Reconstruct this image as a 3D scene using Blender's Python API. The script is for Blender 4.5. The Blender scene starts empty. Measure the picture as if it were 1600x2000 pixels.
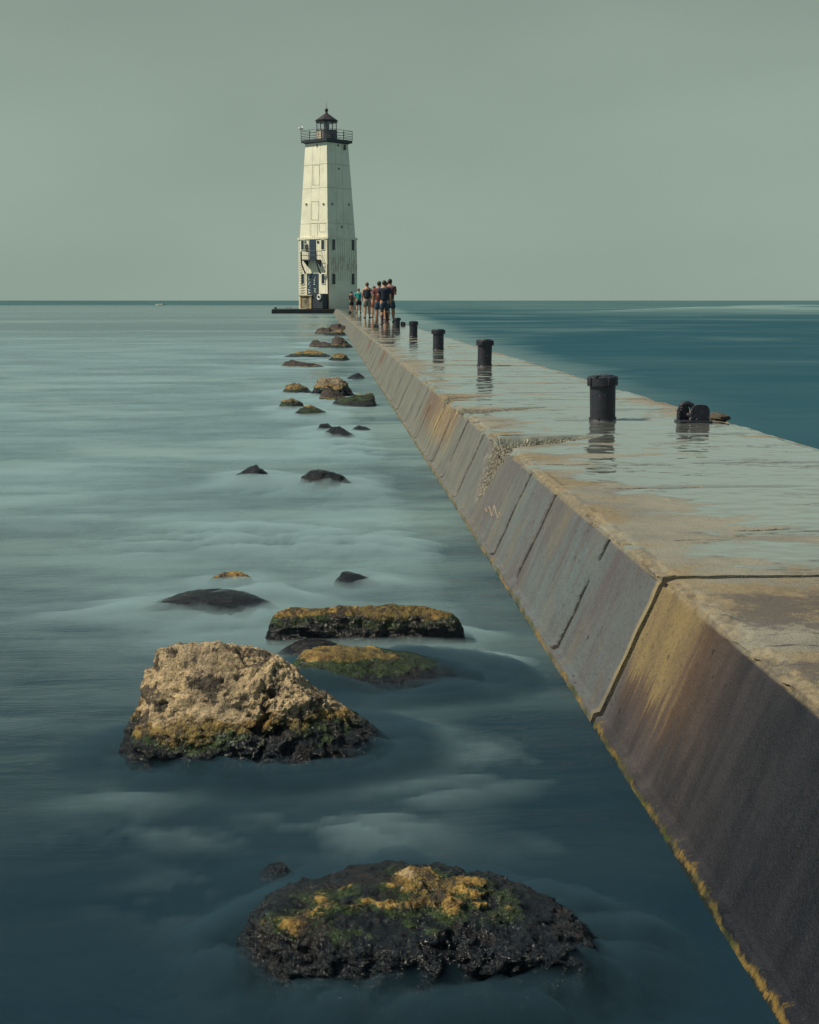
import bpy, bmesh, math, random
import numpy as np
from mathutils import Vector, Matrix, Euler
R = math.radians
PI = math.pi
S = bpy.context.scene
COL = S.collection

# ------------------------------------------------------------------ camera
CAMZ = 1.40            # eye above the lake; the deck is 0.5 above it
F = 2600.0
cam_d = bpy.data.cameras.new("camera"); cam = bpy.data.objects.new("camera", cam_d); COL.objects.link(cam)
cam_d.sensor_fit = 'HORIZONTAL'; cam_d.sensor_width = 24.0; cam_d.lens = F / 1600 * 24
cam_d.clip_start = 0.05; cam_d.clip_end = 60000
cam.location = (0, 0, CAMZ)
cam.rotation_euler = (R(90 - 9.03), 0, R(-3.586))
S.camera = cam
# ------------------------------------------------------------------ sky and sun
SUN_EL, SUN_AZ = 50.0, 264.0       # azimuth clockwise from +Y (the pier's direction)
world = bpy.data.worlds.new("World"); S.world = world; world.use_nodes = True
nt = world.node_tree; nt.nodes.clear()
def wn(t, **k):
    n = nt.nodes.new(t)
    for a, b in k.items(): setattr(n, a, b)
    return n
wo = wn('ShaderNodeOutputWorld')
sky = wn('ShaderNodeTexSky', sky_type='NISHITA', sun_disc=False, sun_elevation=R(SUN_EL), sun_rotation=R(SUN_AZ), dust_density=4.0)
bg1 = wn('ShaderNodeBackground'); bg1.inputs['Strength'].default_value = 0.05
nt.links.new(sky.outputs[0], bg1.inputs[0])
tc = wn('ShaderNodeTexCoord')
sep = wn('ShaderNodeSeparateXYZ'); nt.links.new(tc.outputs['Generated'], sep.inputs[0])
rmp = wn('ShaderNodeValToRGB'); nt.links.new(sep.outputs['Z'], rmp.inputs[0])
e = rmp.color_ramp.elements
e[0].position = 0.0; e[0].color = (.305, .392, .330, 1)
e[1].position = 1.0; e[1].color = (.09, .16, .22, 1)
for p, c in ((.05, (.310, .398, .335, 1)), (.13, (.292, .372, .312, 1)), (.22, (.262, .325, .272, 1)), (.40, (.15, .235, .27, 1))):
    q = e.new(p); q.color = c
mp = wn('ShaderNodeMapping'); mp.inputs['Scale'].default_value = (1.5, 1.5, 3.6); mp.inputs['Rotation'].default_value = (0, R(8), 0)
nt.links.new(tc.outputs['Generated'], mp.inputs[0])
cn = wn('ShaderNodeTexNoise'); cn.inputs['Scale'].default_value = 1.6; cn.inputs['Detail'].default_value = 4; cn.inputs['Roughness'].default_value = .45
nt.links.new(mp.outputs[0], cn.inputs[0])
mr = wn('ShaderNodeMapRange'); mr.inputs[1].default_value = .3; mr.inputs[2].default_value = .7; mr.inputs[3].default_value = .93; mr.inputs[4].default_value = 1.13
nt.links.new(cn.outputs[0], mr.inputs[0])
vm = wn('ShaderNodeVectorMath', operation='SCALE'); nt.links.new(rmp.outputs[0], vm.inputs[0]); nt.links.new(mr.outputs[0], vm.inputs['Scale'])
bg2 = wn('ShaderNodeBackground'); nt.links.new(vm.outputs[0], bg2.inputs[0]); bg2.inputs['Strength'].default_value = 1.0
mx = wn('ShaderNodeMixShader'); mx.inputs[0].default_value = .90
nt.links.new(bg1.outputs[0], mx.inputs[1]); nt.links.new(bg2.outputs[0], mx.inputs[2]); nt.links.new(mx.outputs[0], wo.inputs[0])

sl = bpy.data.lights.new("sun", 'SUN'); sun = bpy.data.objects.new("sun", sl); COL.objects.link(sun)
sl.energy = 4.8; sl.angle = R(.6); sl.color = (1.0, .92, .70)
az, el = R(SUN_AZ), R(SUN_EL)
sd = Vector((math.sin(az) * math.cos(el), math.cos(az) * math.cos(el), math.sin(el)))
sun.rotation_euler = sd.to_track_quat('Z', 'Y').to_euler()
S.view_settings.view_transform = 'Standard'; S.view_settings.look = 'None'
S.view_settings.exposure = 0; S.view_settings.gamma = 1
S.render.engine = 'CYCLES'
S.cycles.use_denoising = True
S.cycles.max_bounces = 6; S.cycles.volume_bounces = 1

# ------------------------------------------------------------------ pixel -> world (reading positions off the photograph)
CM = cam.rotation_euler.to_matrix()
def ray(px, py):
    return CM @ Vector(((px - 800) / F, -(py - 1000) / F, -1.0))
def onz(px, py, z):
    d = ray(px, py); t = (z - CAMZ) / d.z
    return Vector((0, 0, CAMZ)) + d * t
def ony(px, py, Y):
    d = ray(px, py); t = Y / d.y
    return Vector((0, 0, CAMZ)) + d * t

# ------------------------------------------------------------------ numpy gradient noise
rng = np.random.RandomState(7)
PERM = np.concatenate([rng.permutation(256)] * 3)
GR = rng.normal(size=(256, 3)); GR /= np.linalg.norm(GR, axis=1)[:, None]
def perlin(p):
    p = np.asarray(p, float); i = np.floor(p).astype(int); f = p - i; i &= 255
    u = f * f * f * (f * (f * 6 - 15) + 10)
    def g(a, b, c):
        h = PERM[PERM[PERM[(i[:, 0] + a) & 255] + ((i[:, 1] + b) & 255)] + ((i[:, 2] + c) & 255)]
        return (GR[h] * (f - (a, b, c))).sum(1)
    def l(a, b, t): return a + (b - a) * t
    x0 = l(l(g(0,0,0), g(1,0,0), u[:,0]), l(g(0,1,0), g(1,1,0), u[:,0]), u[:,1])
    x1 = l(l(g(0,0,1), g(1,0,1), u[:,0]), l(g(0,1,1), g(1,1,1), u[:,0]), u[:,1])
    return l(x0, x1, u[:,2]) * 1.5
def fbm(p, n=4, gain=.5):
    p = np.asarray(p, float); a = 1; s = 0; r = np.zeros(len(p))
    for k in range(n):
        r += a * perlin(p * (2.03 ** k) + 17.3 * k); s += a; a *= gain
    return r / s
def ridge(p, n=4, gain=.5):
    p = np.asarray(p, float); a = 1; s = 0; r = np.zeros(len(p))
    for k in range(n):
        r += a * (1 - 2 * np.abs(perlin(p * (2.03 ** k) + 31.7 * k))); s += a; a *= gain
    return r / s
def sstep(a, b, x):
    t = np.clip((x - a) / (b - a), 0, 1); return t * t * (3 - 2 * t)

# ------------------------------------------------------------------ object helpers
def tag(o, label=None, cat=None, group=None, kind=None):
    if label: o['label'] = label
    if cat: o['category'] = cat
    if group: o['group'] = group
    if kind: o['kind'] = kind
    return o
def root(name, loc, rz=0, label=None, cat=None, group=None):
    o = bpy.data.objects.new(name, None); COL.objects.link(o); o.location = loc; o.rotation_euler = (0, 0, rz)
    o.empty_display_size = .1
    return tag(o, label, cat, group)
def mesh_np(name, V, Fq, mat, parent=None, smooth=True, attrs=None):
    me = bpy.data.meshes.new(name)
    V = np.asarray(V, np.float32); Fq = np.asarray(Fq, np.int32)
    me.vertices.add(len(V)); me.vertices.foreach_set('co', V.ravel())
    k = Fq.shape[1]
    me.loops.add(Fq.size); me.loops.foreach_set('vertex_index', Fq.ravel())
    me.polygons.add(len(Fq)); me.polygons.foreach_set('loop_start', np.arange(0, Fq.size, k, dtype=np.int32))
    me.update(calc_edges=True); me.validate()
    me.polygons.foreach_set('use_smooth', [smooth] * len(me.polygons))
    for an, av in (attrs or {}).items():
        at = me.attributes.new(an, 'FLOAT', 'POINT'); at.data.foreach_set('value', np.asarray(av, np.float32))
    me.materials.append(mat)
    o = bpy.data.objects.new(name, me); COL.objects.link(o)
    if parent: o.parent = parent
    return o
class MB:
    """collects shapes for ONE mesh object"""
    def __init__(s): s.bm = bmesh.new()
    def box(s, c, size, rot=None, bev=0):
        b = bmesh.ops.create_cube(s.bm, size=1)['verts']
        m = Matrix.Diagonal((*size, 1))
        M = Matrix.Translation(c) @ (rot.to_4x4() if rot else Matrix.Identity(4)) @ m
        bmesh.ops.transform(s.bm, matrix=M, verts=b)
        if bev:
            ed = list({e for v in b for e in v.link_edges})
            bmesh.ops.bevel(s.bm, geom=ed, offset=bev, segments=2, affect='EDGES', profile=.5)
        return s
    def frus(s, z0, z1, r0, r1, c=(0, 0), n=24, cap=True, rot=0):
        v = bmesh.ops.create_cone(s.bm, cap_ends=cap, segments=n, radius1=r0, radius2=max(r1, 1e-4), depth=z1 - z0)['verts']
        bmesh.ops.transform(s.bm, matrix=Matrix.Translation((c[0], c[1], (z0 + z1) / 2)) @ Matrix.Rotation(rot, 4, 'Z'), verts=v)
        return s
    def ball(s, c, r, seg=12):
        if not hasattr(r, '__len__'): r = (r, r, r)
        v = bmesh.ops.create_uvsphere(s.bm, u_segments=seg, v_segments=seg // 2 + 2, radius=1)['verts']
        bmesh.ops.transform(s.bm, matrix=Matrix.Translation(c) @ Matrix.Diagonal((*r, 1)), verts=v)
        return s
    def tube(s, pts, r, n=8):
        pts = [Vector(p) for p in pts]
        rings = []
        for i, p in enumerate(pts):
            d = (pts[min(i + 1, len(pts) - 1)] - pts[max(i - 1, 0)]).normalized()
            up = Vector((0, 0, 1)) if abs(d.z) < .9 else Vector((1, 0, 0))
            a = d.cross(up).normalized(); b = d.cross(a)
            rr = r[i] if hasattr(r, '__len__') else r
            rings.append([s.bm.verts.new(p + (a * math.cos(2*PI*k/n) + b * math.sin(2*PI*k/n)) * rr) for k in range(n)])
        for i in range(len(pts) - 1):
            for k in range(n):
                s.bm.faces.new((rings[i][k], rings[i][(k+1) % n], rings[i+1][(k+1) % n], rings[i+1][k]))
        s.bm.faces.new(rings[0][::-1]); s.bm.faces.new(rings[-1])
        return s
    def prism(s, poly, depth_vec):
        """extrude a 3-D polygon"""
        a = [s.bm.verts.new(p) for p in poly]; b = [s.bm.verts.new(Vector(p) + Vector(depth_vec)) for p in poly]
        s.bm.faces.new(a); s.bm.faces.new(b[::-1])
        n = len(a)
        for i in range(n): s.bm.faces.new((a[i], b[i], b[(i+1) % n], a[(i+1) % n]))
        return s
    def build(s, name, mat, parent=None, smooth=False):
        bmesh.ops.recalc_face_normals(s.bm, faces=s.bm.faces)
        me = bpy.data.meshes.new(name); s.bm.to_mesh(me); s.bm.free()
        me.materials.append(mat)
        if smooth:
            me.polygons.foreach_set('use_smooth', [True] * len(me.polygons))
            try: me.set_sharp_from_angle(angle=R(40))
            except Exception: pass
        o = bpy.data.objects.new(name, me); COL.objects.link(o)
        if parent: o.parent = parent
        return o

# ------------------------------------------------------------------ materials
class NT:
    def __init__(s, name):
        s.m = bpy.data.materials.new(name); s.m.use_nodes = True; s.t = s.m.node_tree; s.t.nodes.clear()
        s.out = s.n('ShaderNodeOutputMaterial')
    def n(s, t, **k):
        q = s.t.nodes.new(t)
        for a, b in k.items(): setattr(q, a, b)
        return q
    def l(s, a, b): s.t.links.new(a, b)
    def pos(s):
        if not hasattr(s, '_p'):
            s._p = s.n('ShaderNodeNewGeometry').outputs['Position']
        return s._p
    def obj(s):
        if not hasattr(s, '_o'): s._o = s.n('ShaderNodeTexCoord').outputs['Object']
        return s._o
    def mapped(s, v, scale=(1,1,1), loc=(0,0,0), rot=(0,0,0)):
        q = s.n('ShaderNodeMapping'); q.inputs['Scale'].default_value = scale; q.inputs['Location'].default_value = loc; q.inputs['Rotation'].default_value = rot
        s.l(v, q.inputs[0]); return q.outputs[0]
    def noise(s, v, scale=1, detail=5, rough=.55, dist=0):
        q = s.n('ShaderNodeTexNoise'); q.inputs['Scale'].default_value = scale; q.inputs['Detail'].default_value = detail
        q.inputs['Roughness'].default_value = rough; q.inputs['Distortion'].default_value = dist
        s.l(v, q.inputs['Vector']); return q.outputs[0]
    def voro(s, v, scale=1, feat='F1'):
        q = s.n('ShaderNodeTexVoronoi', feature=feat); q.inputs['Scale'].default_value = scale; s.l(v, q.inputs['Vector']); return q.outputs['Distance']
    def ss(s, v, a, b, lo=0, hi=1, interp='SMOOTHSTEP'):
        q = s.n('ShaderNodeMapRange', interpolation_type=interp)
        s.l(v, q.inputs[0])
        for k, x in ((1, a), (2, b), (3, lo), (4, hi)):
            q.inputs[k].default_value = x
        return q.outputs[0]
    def ma(s, op, a, b=None, c=None, clamp=False):
        q = s.n('ShaderNodeMath', operation=op); q.use_clamp = clamp
        for k, x in enumerate((a, b, c)):
            if x is None: continue
            if isinstance(x, (int, float)): q.inputs[k].default_value = x
            else: s.l(x, q.inputs[k])
        return q.outputs[0]
    def mix(s, f, a, b):
        q = s.n('ShaderNodeMix', data_type='RGBA')
        for k, x in ((0, f), (6, a), (7, b)):
            if isinstance(x, (int, float)): q.inputs[k].default_value = x
            elif isinstance(x, tuple): q.inputs[k].default_value = (*x, 1)
            else: s.l(x, q.inputs[k])
        return q.outputs[2]
    def sepx(s, v):
        q = s.n('ShaderNodeSeparateXYZ'); s.l(v, q.inputs[0]); return q.outputs
    def attr(s, name):
        return s.n('ShaderNodeAttribute', attribute_name=name).outputs['Fac']
    def bump(s, h, dist=.01, strength=1, nrm=None):
        q = s.n('ShaderNodeBump'); q.inputs['Distance'].default_value = dist
        if isinstance(strength, (int, float)): q.inputs['Strength'].default_value = strength
        else: s.l(strength, q.inputs['Strength'])
        s.l(h, q.inputs['Height'])
        if nrm: s.l(nrm, q.inputs['Normal'])
        return q.outputs[0]
    def bsdf(s, base, rough=.6, nrm=None, **kw):
        q = s.n('ShaderNodeBsdfPrincipled')
        for nm, x in (('Base Color', base), ('Roughness', rough), *[(k.replace('_', ' '), v) for k, v in kw.items()]):
            if isinstance(x, (int, float)): q.inputs[nm].default_value = x
            elif isinstance(x, tuple): q.inputs[nm].default_value = (*x, 1) if len(x) == 3 else x
            else: s.l(x, q.inputs[nm])
        if nrm: s.l(nrm, q.inputs['Normal'])
        return q.outputs[0]
    def surf(s, sh): s.l(sh, s.out.inputs['Surface']); return s.m

def simple(name, c, rough=.6, var=.25, scale=12, metallic=0, bump=.002, c2=None):
    t = NT(name); o = t.obj()
    n1 = t.noise(o, scale, 5); f = t.ss(n1, .35, .7)
    c2 = c2 or tuple(x * (1 - var) for x in c)
    col = t.mix(f, c, c2)
    return t.surf(t.bsdf(col, rough, t.bump(t.noise(o, scale * 4, 4), bump), Metallic=metallic))

M = {}
M['black_iron'] = simple('black_iron_paint', (.020, .024, .034), .42, .3, 9, 0, .003, (.030, .026, .028))
M['rust_iron'] = simple('rusty_iron', (.05, .02, .014), .7, .3, 14)
M['dark_metal'] = simple('dark_railing_paint', (.03, .04, .055), .5)
M['roof_red'] = simple('dark_red_roof_paint', (.034, .024, .032), .5, .3, 1)
M['glass_dark'] = simple('dark_window_glass', (.02, .03, .05), .12, .2, 2, 0, .0)
M['blue_door'] = simple('blue_door_paint', (.025, .05, .085), .5, .4, 3)
M['white_thing'] = simple('white_paint_clean', (.72, .74, .70), .5, .1, 4)
M['skin'] = simple('skin', (.42, .22, .14), .55, .15, 4, 0, 0)
M['skin_dark'] = simple('tanned_skin', (.30, .14, .09), .55, .15, 4, 0, 0)
M['hair_dark'] = simple('dark_hair', (.02, .016, .016), .6, .3, 30)
M['hair_brown'] = simple('brown_hair', (.10, .05, .03), .6, .3, 30)
def cloth(name, c): return simple(name, c, .9, .25, 6, 0, .002)

def tower_paint(name='white_tower_paint', lower=False):
    t = NT(name); o = t.obj(); x, y, z = t.sepx(o)
    rn = t.noise(t.mapped(o, (2.4, 2.4, .7)), 1.0, 8, .8)
    fine = t.noise(t.mapped(o, (6, 6, 1.6)), 1.6, 8, .85)
    band = t.ss(z, 7.3, 8.1) if lower else t.ss(z, 7.8, 10.5, 1, 0)
    if lower:
        mid = t.ma('MULTIPLY', t.ss(z, 3.0, 4.4), t.ss(z, 5.0, 7.0, 1, 0))
        side = t.ss(x, .1, .6)
        mid = t.ma('MULTIPLY', mid, t.ma('ADD', t.ma('MULTIPLY', side, .9), .1))
        am = t.ma('ADD', t.ma('MULTIPLY', band, .10), t.ma('MULTIPLY', mid, .10))
    else:
        am = t.ma('MULTIPLY', band, .05)
    sc = t.ma('ADD', t.ma('MULTIPLY', rn, .5), t.ma('MULTIPLY', fine, .5))
    rust = t.ss(t.ma('ADD', sc, am), .57, .68)
    dirt = t.noise(o, .6, 6, .6)
    white = t.mix(t.ss(dirt, .35, .7), (.80, .76, .63), (.66, .64, .53))
    # streaks running down
    st = t.noise(t.mapped(o, (7, 7, .25)), 1, 4, .5)
    white = t.mix(t.ma('MULTIPLY', t.ss(st, .58, .75), .35), white, (.40, .33, .22))
    col = t.mix(t.ma('MULTIPLY', rust, .75), white, (.24, .085, .045))
    if lower:   # corrugated siding above the plain plinth
        ax = t.ma('ADD', x, y); bx = t.ma('SUBTRACT', x, y)
        sf = t.n('ShaderNodeNewGeometry'); nn = t.sepx(sf.outputs['Normal'])
        u = t.ma('ADD', t.ma('MULTIPLY', ax, t.ss(nn[0], -.05, .05)), t.ma('MULTIPLY', bx, t.ss(nn[0], -.05, .05, 1, 0)))
        gr = t.ma('ABSOLUTE', t.ma('SINE', t.ma('MULTIPLY', u, 6.3)))
        gr = t.ma('MULTIPLY', t.ss(gr, 0, .45, 1, 0), t.ss(z, 2.9, 3.05))
        col = t.mix(t.ma('MULTIPLY', gr, .8), col, (.20, .17, .12))
    return t.surf(t.bsdf(col, .55, t.bump(fine, .01)))
M['tower'] = tower_paint(); M['tower_low'] = tower_paint('white_siding_paint', True)

def pier_mat():
    t = NT('wet_pier_concrete'); p = t.pos(); x, y, z = t.sepx(p)
    deck = t.attr('deck'); spall = t.attr('spall'); chip = t.attr('edge')
    big = t.noise(p, .7, 4, .5); mid = t.noise(p, 3.1, 6, .6); fine = t.noise(p, 38, 6, .7); grit = t.noise(p, 160, 3, .6)
    # ---- deck colour
    dist = t.ss(y, 3, 14)
    dry = t.mix(t.ss(mid, .35, .68), (.25, .232, .188), (.175, .165, .145))
    och = t.mix(t.ss(fine, .4, .65), (.27, .19, .085), (.17, .115, .06))
    nearstain = t.ma('MAXIMUM', t.ss(y, 3.6, 4.6, 1, 0), t.ma('MULTIPLY', t.ss(y, 12.2, 13.0, 1, 0), t.ma('MULTIPLY', t.ss(y, 11.9, 12.1), t.ss(x, 1.3, 2.2, 1, 0))))
    ed = t.ss(x, 1.12, 1.5, 1, 0)
    of = t.ma('MULTIPLY', t.ss(t.ma('ADD', t.noise(p, 1.6, 6, .65), t.ma('ADD', t.ma('MULTIPLY', nearstain, .085), t.ma('MULTIPLY', ed, .07))), .53, .66), .68)
    dcol = t.mix(of, dry, och)
    dcol = t.mix(t.ma('MULTIPLY', t.ss(grit, .55, .7), .45), dcol, (.07, .062, .055))
    dcol = t.mix(t.ma('MULTIPLY', t.ss(fine, .58, .72), .45), dcol, (.055, .052, .052))
    lnn = t.ma('ABSOLUTE', t.ma('SUBTRACT', t.noise(t.mapped(p, (.5, 3.2, 1)), 1.6, 7, .62), .5))
    lines = t.ma('MULTIPLY', t.ss(lnn, .004, .012, 1, 0), t.ss(t.noise(p, 1.9, 4, .6), .45, .56))
    dcol = t.mix(t.ma('MULTIPLY', t.ss(t.ma('ADD', x, t.ma('MULTIPLY', mid, .4)), 3.0, 3.25), .8), dcol, t.mix(t.ss(fine, .4, .6), (.27, .19, .13), (.12, .09, .075)))
    dcol = t.mix(t.ma('MULTIPLY', lines, .85), dcol, (.05, .042, .036))
    gr_ = t.ma('MULTIPLY', t.ss(t.noise(p, 3.3, 8, .78), .46, .57), t.ss(y, 3.9, 4.15, 1, 0))
    dcol = t.mix(t.ma('MULTIPLY', gr_, .8), dcol, (.075, .062, .062))
    # ---- wall colour
    sk = t.noise(t.mapped(p, (2, 4.5, .7)), 2.0, 7, .62)
    sk2 = t.noise(t.mapped(p, (2, 13, 1.3)), 2.0, 6, .6)
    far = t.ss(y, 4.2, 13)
    wnear = t.mix(t.ss(sk, .35, .65), (.018, .019, .028), (.008, .010, .017))  # wall darkens towards the camera: vignette painted into its colour
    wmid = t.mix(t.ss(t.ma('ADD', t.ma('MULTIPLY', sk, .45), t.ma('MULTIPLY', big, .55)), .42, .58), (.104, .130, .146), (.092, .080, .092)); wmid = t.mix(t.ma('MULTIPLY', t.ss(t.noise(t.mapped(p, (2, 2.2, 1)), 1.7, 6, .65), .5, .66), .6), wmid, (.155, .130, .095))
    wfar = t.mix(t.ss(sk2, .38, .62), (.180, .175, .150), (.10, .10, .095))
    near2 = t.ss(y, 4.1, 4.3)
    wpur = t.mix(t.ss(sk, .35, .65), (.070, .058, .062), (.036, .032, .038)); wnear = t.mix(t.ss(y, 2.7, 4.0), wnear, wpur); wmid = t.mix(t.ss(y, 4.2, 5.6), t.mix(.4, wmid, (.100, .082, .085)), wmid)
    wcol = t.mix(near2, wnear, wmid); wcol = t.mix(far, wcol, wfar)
    # tan wash below the first joint, running down from the top edge
    run = t.noise(t.mapped(p, (1, 14, 1.2)), 2.2, 5, .6)
    tan = t.ma('MULTIPLY', t.ma('MULTIPLY', t.ss(t.ma('ADD', y, t.ma('MULTIPLY', t.ma('SUBTRACT', run, .5), .25)), 3.64, 3.80), t.ss(y, 4.22, 4.235, 1, 0)), t.ss(t.ma('ADD', z, t.ma('MULTIPLY', run, .34)), .34, .42))
    wcol = t.mix(t.ma('MULTIPLY', tan, t.ss(sk, .35, .6, .45, .85)), wcol, (.25, .205, .105))
    tanb = t.ma('MULTIPLY', t.ma('MULTIPLY', t.ss(y, 3.2, 3.8), t.ss(y, 4.22, 4.235, 1, 0)), t.ss(t.ma('ADD', z, t.ma('MULTIPLY', run, .3)), .20, .40))
    wcol = t.mix(t.ma('MULTIPLY', tanb, .30), wcol, (.20, .10, .035))
    # brown and ochre stains about the second joint
    br = t.ma('MULTIPLY', t.ma('MULTIPLY', t.ss(y, 10.6, 11.2), t.ss(y, 13.4, 14.2, 1, 0)), t.ss(t.ma('ADD', z, t.ma('MULTIPLY', run, .3)), .24, .46))
    wcol = t.mix(t.ma('MULTIPLY', br, t.ss(sk2, .42, .56, .35, .95)), wcol, (.13, .062, .03))
    wcol = t.mix(t.ma('MULTIPLY', t.ma('MULTIPLY', br, t.ss(y, 12.5, 12.9, 1, 0)), t.ss(run, .5, .6)), wcol, (.33, .25, .11))
    for yy in (24.0, 31.5, 46.0):
        b2 = t.ma('MULTIPLY', t.ma('MULTIPLY', t.ss(y, yy, yy + .3), t.ss(y, yy + 1.0, yy + 1.5, 1, 0)), t.ss(t.ma('ADD', z, t.ma('MULTIPLY', run, .3)), .24, .5))
        wcol = t.mix(t.ma('MULTIPLY', b2, .75), wcol, (.12, .06, .035))
    wcol = t.mix(t.ma('MULTIPLY', t.ss(fine, .57, .7), .5), wcol, (.03, .028, .03))
    wcol = t.mix(t.ma('MULTIPLY', t.ss(t.noise(p, 90, 4, .7), .62, .7), t.ss(y, 3, 6, .06, .35)), wcol, (.26, .25, .22))
    pit = t.voro(t.mapped(p, (1, .55, .4)), 26); wcol = t.mix(t.ma('MULTIPLY', t.ma('MULTIPLY', t.ss(pit, .10, .16, 1, 0), t.ss(t.noise(p, 5, 3), .52, .6)), .8), wcol, (.016, .016, .018))
    spk = t.noise(p, 75, 5, .8)
    wcol = t.mix(t.ma('MULTIPLY', t.ss(spk, .50, .66), t.ss(y, 2.5, 4.5, .35, .55)), wcol, (.030, .030, .036))
    lip = t.ma('MULTIPLY', t.ss(y, 4.238, 4.242), t.ss(t.ma('ADD', y, t.ma('MULTIPLY', mid, .05)), 4.305, 4.335, 1, 0))
    wcol = t.mix(t.ma('MULTIPLY', lip, t.ss(z, .08, .2, .4, .9)), wcol, (.27, .215, .125))
    # hairy algae at the waterline
    zz = t.ma('ADD', z, t.ma('ADD', t.ma('MULTIPLY', t.ma('SUBTRACT', t.noise(t.mapped(p, (1, 1.2, 1)), 4, 6, .7), .5), .075), t.ma('MULTIPLY', t.ma('SUBTRACT', t.noise(t.mapped(p, (20, 33, 6)), 1, 5, .8), .5), .045)))
    al = t.ma('MULTIPLY', t.ma('MULTIPLY', t.ss(zz, -.002, .008), t.ss(zz, .012, .026, 1, 0)), t.ss(t.noise(t.mapped(p, (1, 2.5, 1)), 2, 5, .7), .38, .5, .25, 1))
    hair = t.noise(t.mapped(p, (40, 70, 8)), 1, 5, .7)
    acol = t.mix(t.ss(t.noise(p, 6, 4), .35, .6), (.045, .060, .015), (.21, .135, .040))
    acol = t.mix(t.ss(hair, .5, .68), acol, (.03, .035, .02))
    wcol = t.mix(t.ma('MULTIPLY', al, .95), wcol, acol)
    wcol = t.mix(t.ss(zz, -.004, .004, 1, 0), wcol, (.012, .018, .014))
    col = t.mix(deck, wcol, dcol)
    # coping edge strip, dry and tan
    col = t.mix(t.ma('MULTIPLY', chip, t.ss(t.noise(p, 6, 6, .7), .4, .6, .1, .75)), col, t.mix(t.ss(fine, .4, .6), (.26, .205, .125), (.13, .11, .085)))
    agg = t.ma('ADD', t.ma('MULTIPLY', t.voro(p, 60), .6), t.ma('MULTIPLY', t.noise(p, 60, 4, .7), .5))
    scol = t.mix(t.ss(agg, .35, .68), (.27, .24, .18), (.06, .055, .045))
    col = t.mix(spall, col, scol)
    col = t.mix(t.ma('MULTIPLY', t.ss(t.ma('ADD', t.attr('groove'), t.ma('MULTIPLY', t.ma('SUBTRACT', fine, .5), .8)), .22, .50), .93), col, (.010, .010, .012))
    # ---- wetness on the deck
    wet = t.ss(t.ma('ADD', t.ma('ADD', t.noise(t.mapped(p, (.55, 1.35, 1)), 1.15, 6, .6, .25), t.ma('MULTIPLY', t.ma('SUBTRACT', mid, .5), .30)), t.ma('ADD', t.ma('ADD', t.ss(x, 1.15, 1.75, -.10, .035), t.ss(x, 2.75, 3.05, 0, -.09)), t.ma('ADD', t.ss(y, 3.4, 4.4, -.10, 0), t.ma('MULTIPLY', t.ss(y, 5.0, 8.2), .06)))), .475, .525)
    wet = t.ma('MULTIPLY', wet, t.ma('SUBTRACT', 1, lines)); wet = t.ma('MULTIPLY', wet, deck); wet = t.ma('MULTIPLY', wet, t.ma('SUBTRACT', 1, spall))
    film = t.mix(wet, col, t.mix(.72, col, (.185, .215, .19)))  # wet patches paled towards the sky tint, reflection partly painted into the colour
    rough = t.ma('ADD', t.ma('MULTIPLY', t.ma('SUBTRACT', 1, wet), t.ma('SUBTRACT', .62, t.ma('MULTIPLY', t.ma('SUBTRACT', 1, deck), .10))), .045)
    bh = t.ma('ADD', t.ma('MULTIPLY', fine, .6), t.ma('MULTIPLY', grit, .4))
    nb = t.bump(bh, .013, t.ma('ADD', t.ma('MULTIPLY', t.ma('SUBTRACT', 1, wet), .85), .0))
    nb = t.bump(t.noise(p, 5, 3, .5), .012, t.ma('ADD', t.ma('MULTIPLY', t.ma('SUBTRACT', 1, wet), .6), .010), nb)
    nb = t.bump(agg, .02, spall, nb)
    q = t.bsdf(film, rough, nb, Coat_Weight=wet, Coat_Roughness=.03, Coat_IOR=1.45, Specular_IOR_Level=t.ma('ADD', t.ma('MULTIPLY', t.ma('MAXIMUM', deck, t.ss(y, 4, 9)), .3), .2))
    return t.surf(q)
M['pier'] = pier_mat()

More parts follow.
